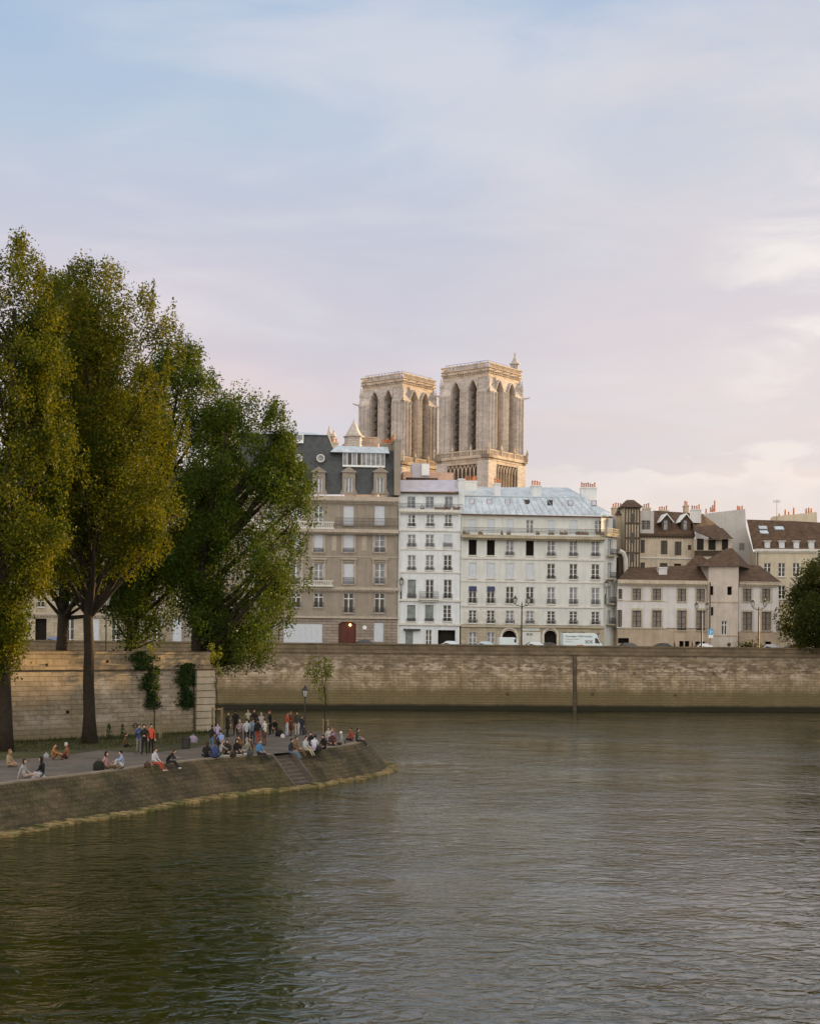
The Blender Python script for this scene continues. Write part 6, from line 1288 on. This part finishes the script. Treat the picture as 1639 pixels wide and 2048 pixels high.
# left picnic group
person(413, 1516, 'cross', 0, (30, 28, 26), BLACK, 'person in black sitting with back turned at the left of the picnic crowd', BROWN, 'long')
person(430, 1517, 'cross', 10, (45, 70, 125), (40, 50, 90), 'person in strong blue top sitting with back turned in the picnic crowd', BROWN)
person(423, 1502, 'arms', -40, (42, 36, 30), JEANS, 'stooping person in dark top and jeans behind the sitting one in black', DARK, s=.9)
person(444, 1499, 'squat', 30, (130, 155, 215), (40, 36, 38), 'crouching person in light blue shirt with back turned', BROWN, s=1.05)
person(435, 1492, 'stand', 190, (175, 165, 200), (60, 50, 60), 'person with pale lilac sleeves left of the crouching blue shirt', DARK, s=.85)
person(440, 1511, 'hug', -60, (165, 160, 155), (90, 80, 70), 'sitting person in pale grey top just right of the strong blue one', BLOND)
person(456, 1510, 'cross', 170, (52, 48, 34), BLACK, 'sitting person in dark green top facing the picnic blanket', BROWN, 'long')
person(473, 1509, 'cross', -150, (40, 30, 24), (60, 45, 35), 'sitting person in dark brown beside the dark green one', DARK, 'long')
person(481, 1501, 'hug', 150, (140, 85, 40), BLACK, 'sitting person in tan brown jacket behind the dark brown one', BROWN)
person(494, 1506, 'legsout', 70, (160, 155, 130), (175, 170, 170), 'reclining person in pale clothes left of the bright blue top', GREY)
person(505, 1505, 'cross', 100, (110, 70, 50), (70, 50, 45), 'sitting person in reddish brown between the reclining one and the bright blue top', DARK)
person(517, 1510, 'edge', -130, (50, 145, 205), (38, 42, 45), 'person in bright blue top sitting on the edge with dark legs hanging', BROWN)
# standing crowd behind
person(455, 1474, 'drink', -120, (50, 44, 22), (40, 36, 24), 'standing person in olive coat at the left end of the standing crowd', (120, 60, 30), coat=.6)
person(471, 1472, 'stand', 10, (26, 22, 20), (26, 22, 20), 'tall standing person all in black beside the olive coat', DARK, s=1.05)
person(480, 1488, 'arms', 170, (170, 140, 150), (90, 75, 70), 'person in pale checked pink top standing at the left front of the crowd', GREY, s=.92)
person(496, 1468, 'drink', 170, (190, 182, 150), (50, 44, 34), 'person in cream striped top standing at the back of the crowd', DARK, s=1.05)
person(508, 1469, 'stand', 185, (40, 32, 28), (30, 28, 26), 'person in dark top standing at the back right of the cream striped one', BROWN, s=1.05)
person(493, 1490, 'stand', 5, (185, 195, 205), (44, 40, 26), 'person in pale blue shirt and dark trousers standing with back turned', BROWN, s=.98)
person(505, 1489, 'arms', -30, (130, 150, 175), (60, 75, 95), 'person in light blue top and jeans standing left of the red trousers', BROWN, s=.98)
person(515, 1492, 'drink', -20, (30, 27, 26), (165, 55, 25), 'person in dark top and red trousers standing in the crowd', DARK)
person(529, 1491, 'arms', 60, (222, 218, 205), (120, 75, 35), 'person in white shirt and brown trousers standing at the right front of the crowd', BROWN)
person(522, 1474, 'stand', 180, (175, 165, 165), (60, 60, 100), 'grey haired person in pale top standing behind the white shirt', GREY)
person(540, 1470, 'drink', 100, (32, 27, 24), (30, 30, 34), 'person in dark coat with reddish hair standing right of the crowd', (150, 70, 35), coat=.7)
person(551, 1468, 'squat', 170, (42, 40, 34), (40, 40, 36), 'dark clad person crouching by the bags right of the crowd', DARK)
person(573, 1473, 'arms', -60, (205, 75, 40), (190, 200, 215), 'standing person in red orange jacket and pale jeans', BROWN)
person(582, 1472, 'drink', 80, (125, 45, 28), (95, 38, 25), 'standing person in dark red coat with reddish hair', (150, 90, 45), coat=.45)
person(594, 1472, 'stand', 170, (70, 66, 60), (205, 205, 205), 'standing person in dark top and white trousers left of the slender lamp', DARK)
person(603, 1471, 'stand', 200, (48, 50, 62), (45, 50, 75), 'standing person in navy clothes against the slender lamp', DARK, s=.8)
# right group
person(580, 1508, 'edge', -110, (48, 50, 66), (95, 125, 150), 'person in navy top and jeans sitting at the top of the steps', DARK)
person(589, 1503, 'edge', -100, (150, 105, 45), (120, 90, 60), 'person in ochre top sitting beside the navy one at the steps', BROWN)
person(609, 1502, 'edge', -125, (205, 208, 210), (185, 180, 140), 'person in white top and cream trousers sitting on the edge right of the steps', BROWN)
person(628, 1500, 'cross', -10, (215, 218, 235), (190, 150, 190), 'person in white top and lilac trousers sitting with back turned', DARK)
person(623, 1492, 'cross', 160, BLACK, BLACK, 'person in black sitting behind the lilac trousers', DARK)
person(648, 1499, 'cross', 150, (44, 30, 22), BLACK, 'person in dark brown sitting by the foot of the young tree', DARK, 'long')
person(657, 1480, 'cross', 180, (200, 195, 190), JEANS, 'person in pale top sitting behind the young tree', DARK)
person(668, 1483, 'hug', 130, (165, 125, 165), (195, 185, 195), 'person in mauve top sitting right of the young tree', BLOND)
person(682, 1491, 'legsout', 100, (165, 168, 160), (70, 45, 42), 'person in grey top and white cap sitting near the tip', DARK, 'hat', hat=WHITE)
person(664, 1492, 'cross', 190, (90, 45, 35), (60, 40, 40), 'person in maroon sitting between the young tree and the white cap', DARK)
person(704, 1482, 'cross', 60, (180, 62, 45), (60, 30, 30), 'person in red top sitting at the tip of the promenade', BROWN)
person(712, 1484, 'edge', -85, (62, 62, 72), (44, 38, 34), 'person in slate grey top sitting at the very tip with legs over the edge', DARK, shoe=(170, 160, 150))
# heads on the far quay
for x, n_, c, l in ((1348, 1.6, (40, 45, 70), 'walker in navy on the far pavement right of the black car'), (1383, 1.6, (45, 42, 60), 'walker in dark clothes on the far pavement left of the white rounded car'), (1504, 1.8, (110, 100, 140), 'walker in lilac grey on the far pavement left of the rightmost lamp')):
    person(x, 0, 'stand', -90, c, BLACK, l, D=Dw(x) + n_, z=8.12, s=.98 if x != 1504 else 1.05, grp='walkers on the far quay')
# bags and blankets
def bag(x, y, col, label, s=.3, cat='bag', grp='bags on the promenade'):
    p = PZ(x, y, PZL); mb = MB(); mb.lathe([(s * .5, 0), (s * .62, s * .2), (s * .6, s * .8), (s * .35, s * 1.15), (s * .1, s * 1.2)], 10); mb.v = [(v[0] * 1.2, v[1] * .7, v[2]) for v in mb.v]; mb.tube([(-s * .2, 0, s * 1.1), (-s * .1, 0, s * 1.45), (s * .1, 0, s * 1.45), (s * .2, 0, s * 1.1)], .02, 5); o = mb.build('bag', cloth(col), smooth=True); o.location = p; tag(o, label, cat, grp)
bag(198, 1541, (36, 40, 28), 'dark green backpack left of the pink top', .42); bag(93, 1516, (170, 175, 180), 'silvery bag on the grass left of the amber clothes', .22); bag(559, 1473, (30, 28, 26), 'black bag at the feet of the red orange jacket', .42); bag(565, 1476, (215, 215, 220), 'white bag beside the black bag near the red orange jacket', .22)
bag(386, 1486, (165, 150, 175), 'pale lilac bag beside the litter bin', .42); bag(322, 1541, (40, 38, 34), 'small dark bag on the edge between the red shorts and the leaning person', .01) if False else None
for i, (x, y) in enumerate(((460, 1512), (486, 1511), (445, 1516), (640, 1498), (672, 1493), (230, 1540), (72, 1558), (690, 1488))):
    p = PZ(x, y, PZL); mb = MB(); mb.lathe([(.036, 0), (.037, .17), (.014, .22), (.013, .29)], 8); o = mb.build('bottle', M['glass'] if i % 2 else M['green'], smooth=True); o.location = p; tag(o, 'small bottle standing by the people sitting on the quay edge', 'bottle', 'bottles among the people')
for x, y, c, l in ((466, 1514, (60, 45, 35), 'small brown bag at the front of the picnic crowd'), (500, 1512, (70, 75, 80), 'grey bag left of the bright blue top'), (637, 1502, (45, 40, 38), 'small dark bag right of the lilac trousers'), (295, 1536, (90, 60, 40), 'brown bag behind the white shirt and red shorts')): bag(x, y, c, l, .26)
def blanket(pts, col, label):
    mb = MB(); q = [PZ(x, y, PZL + .04) for x, y in pts]; mb.add(q + [v - Vector((0, 0, .03)) for v in q], [tuple(range(len(q)))] + [(i, (i + 1) % len(q), (i + 1) % len(q) + len(q), i + len(q)) for i in range(len(q))]); o = mb.build('blanket', cloth(col)); tag(o, label, 'blanket', 'picnic blankets')
blanket([(438, 1512.5), (470, 1510), (496, 1509), (494, 1505.5), (462, 1506.5), (440, 1509)], (200, 195, 190), 'pale picnic blanket in the middle of the crowd'); blanket([(62, 1556), (92, 1553), (88, 1549.5), (66, 1551)], (190, 190, 200), 'pale blanket between the two people at the left edge of the quay'); blanket([(618, 1501.5), (640, 1499.5), (640, 1496), (620, 1497)], (190, 160, 195), 'lilac blanket under the lilac trousers')
print('objects', len(bpy.data.objects))
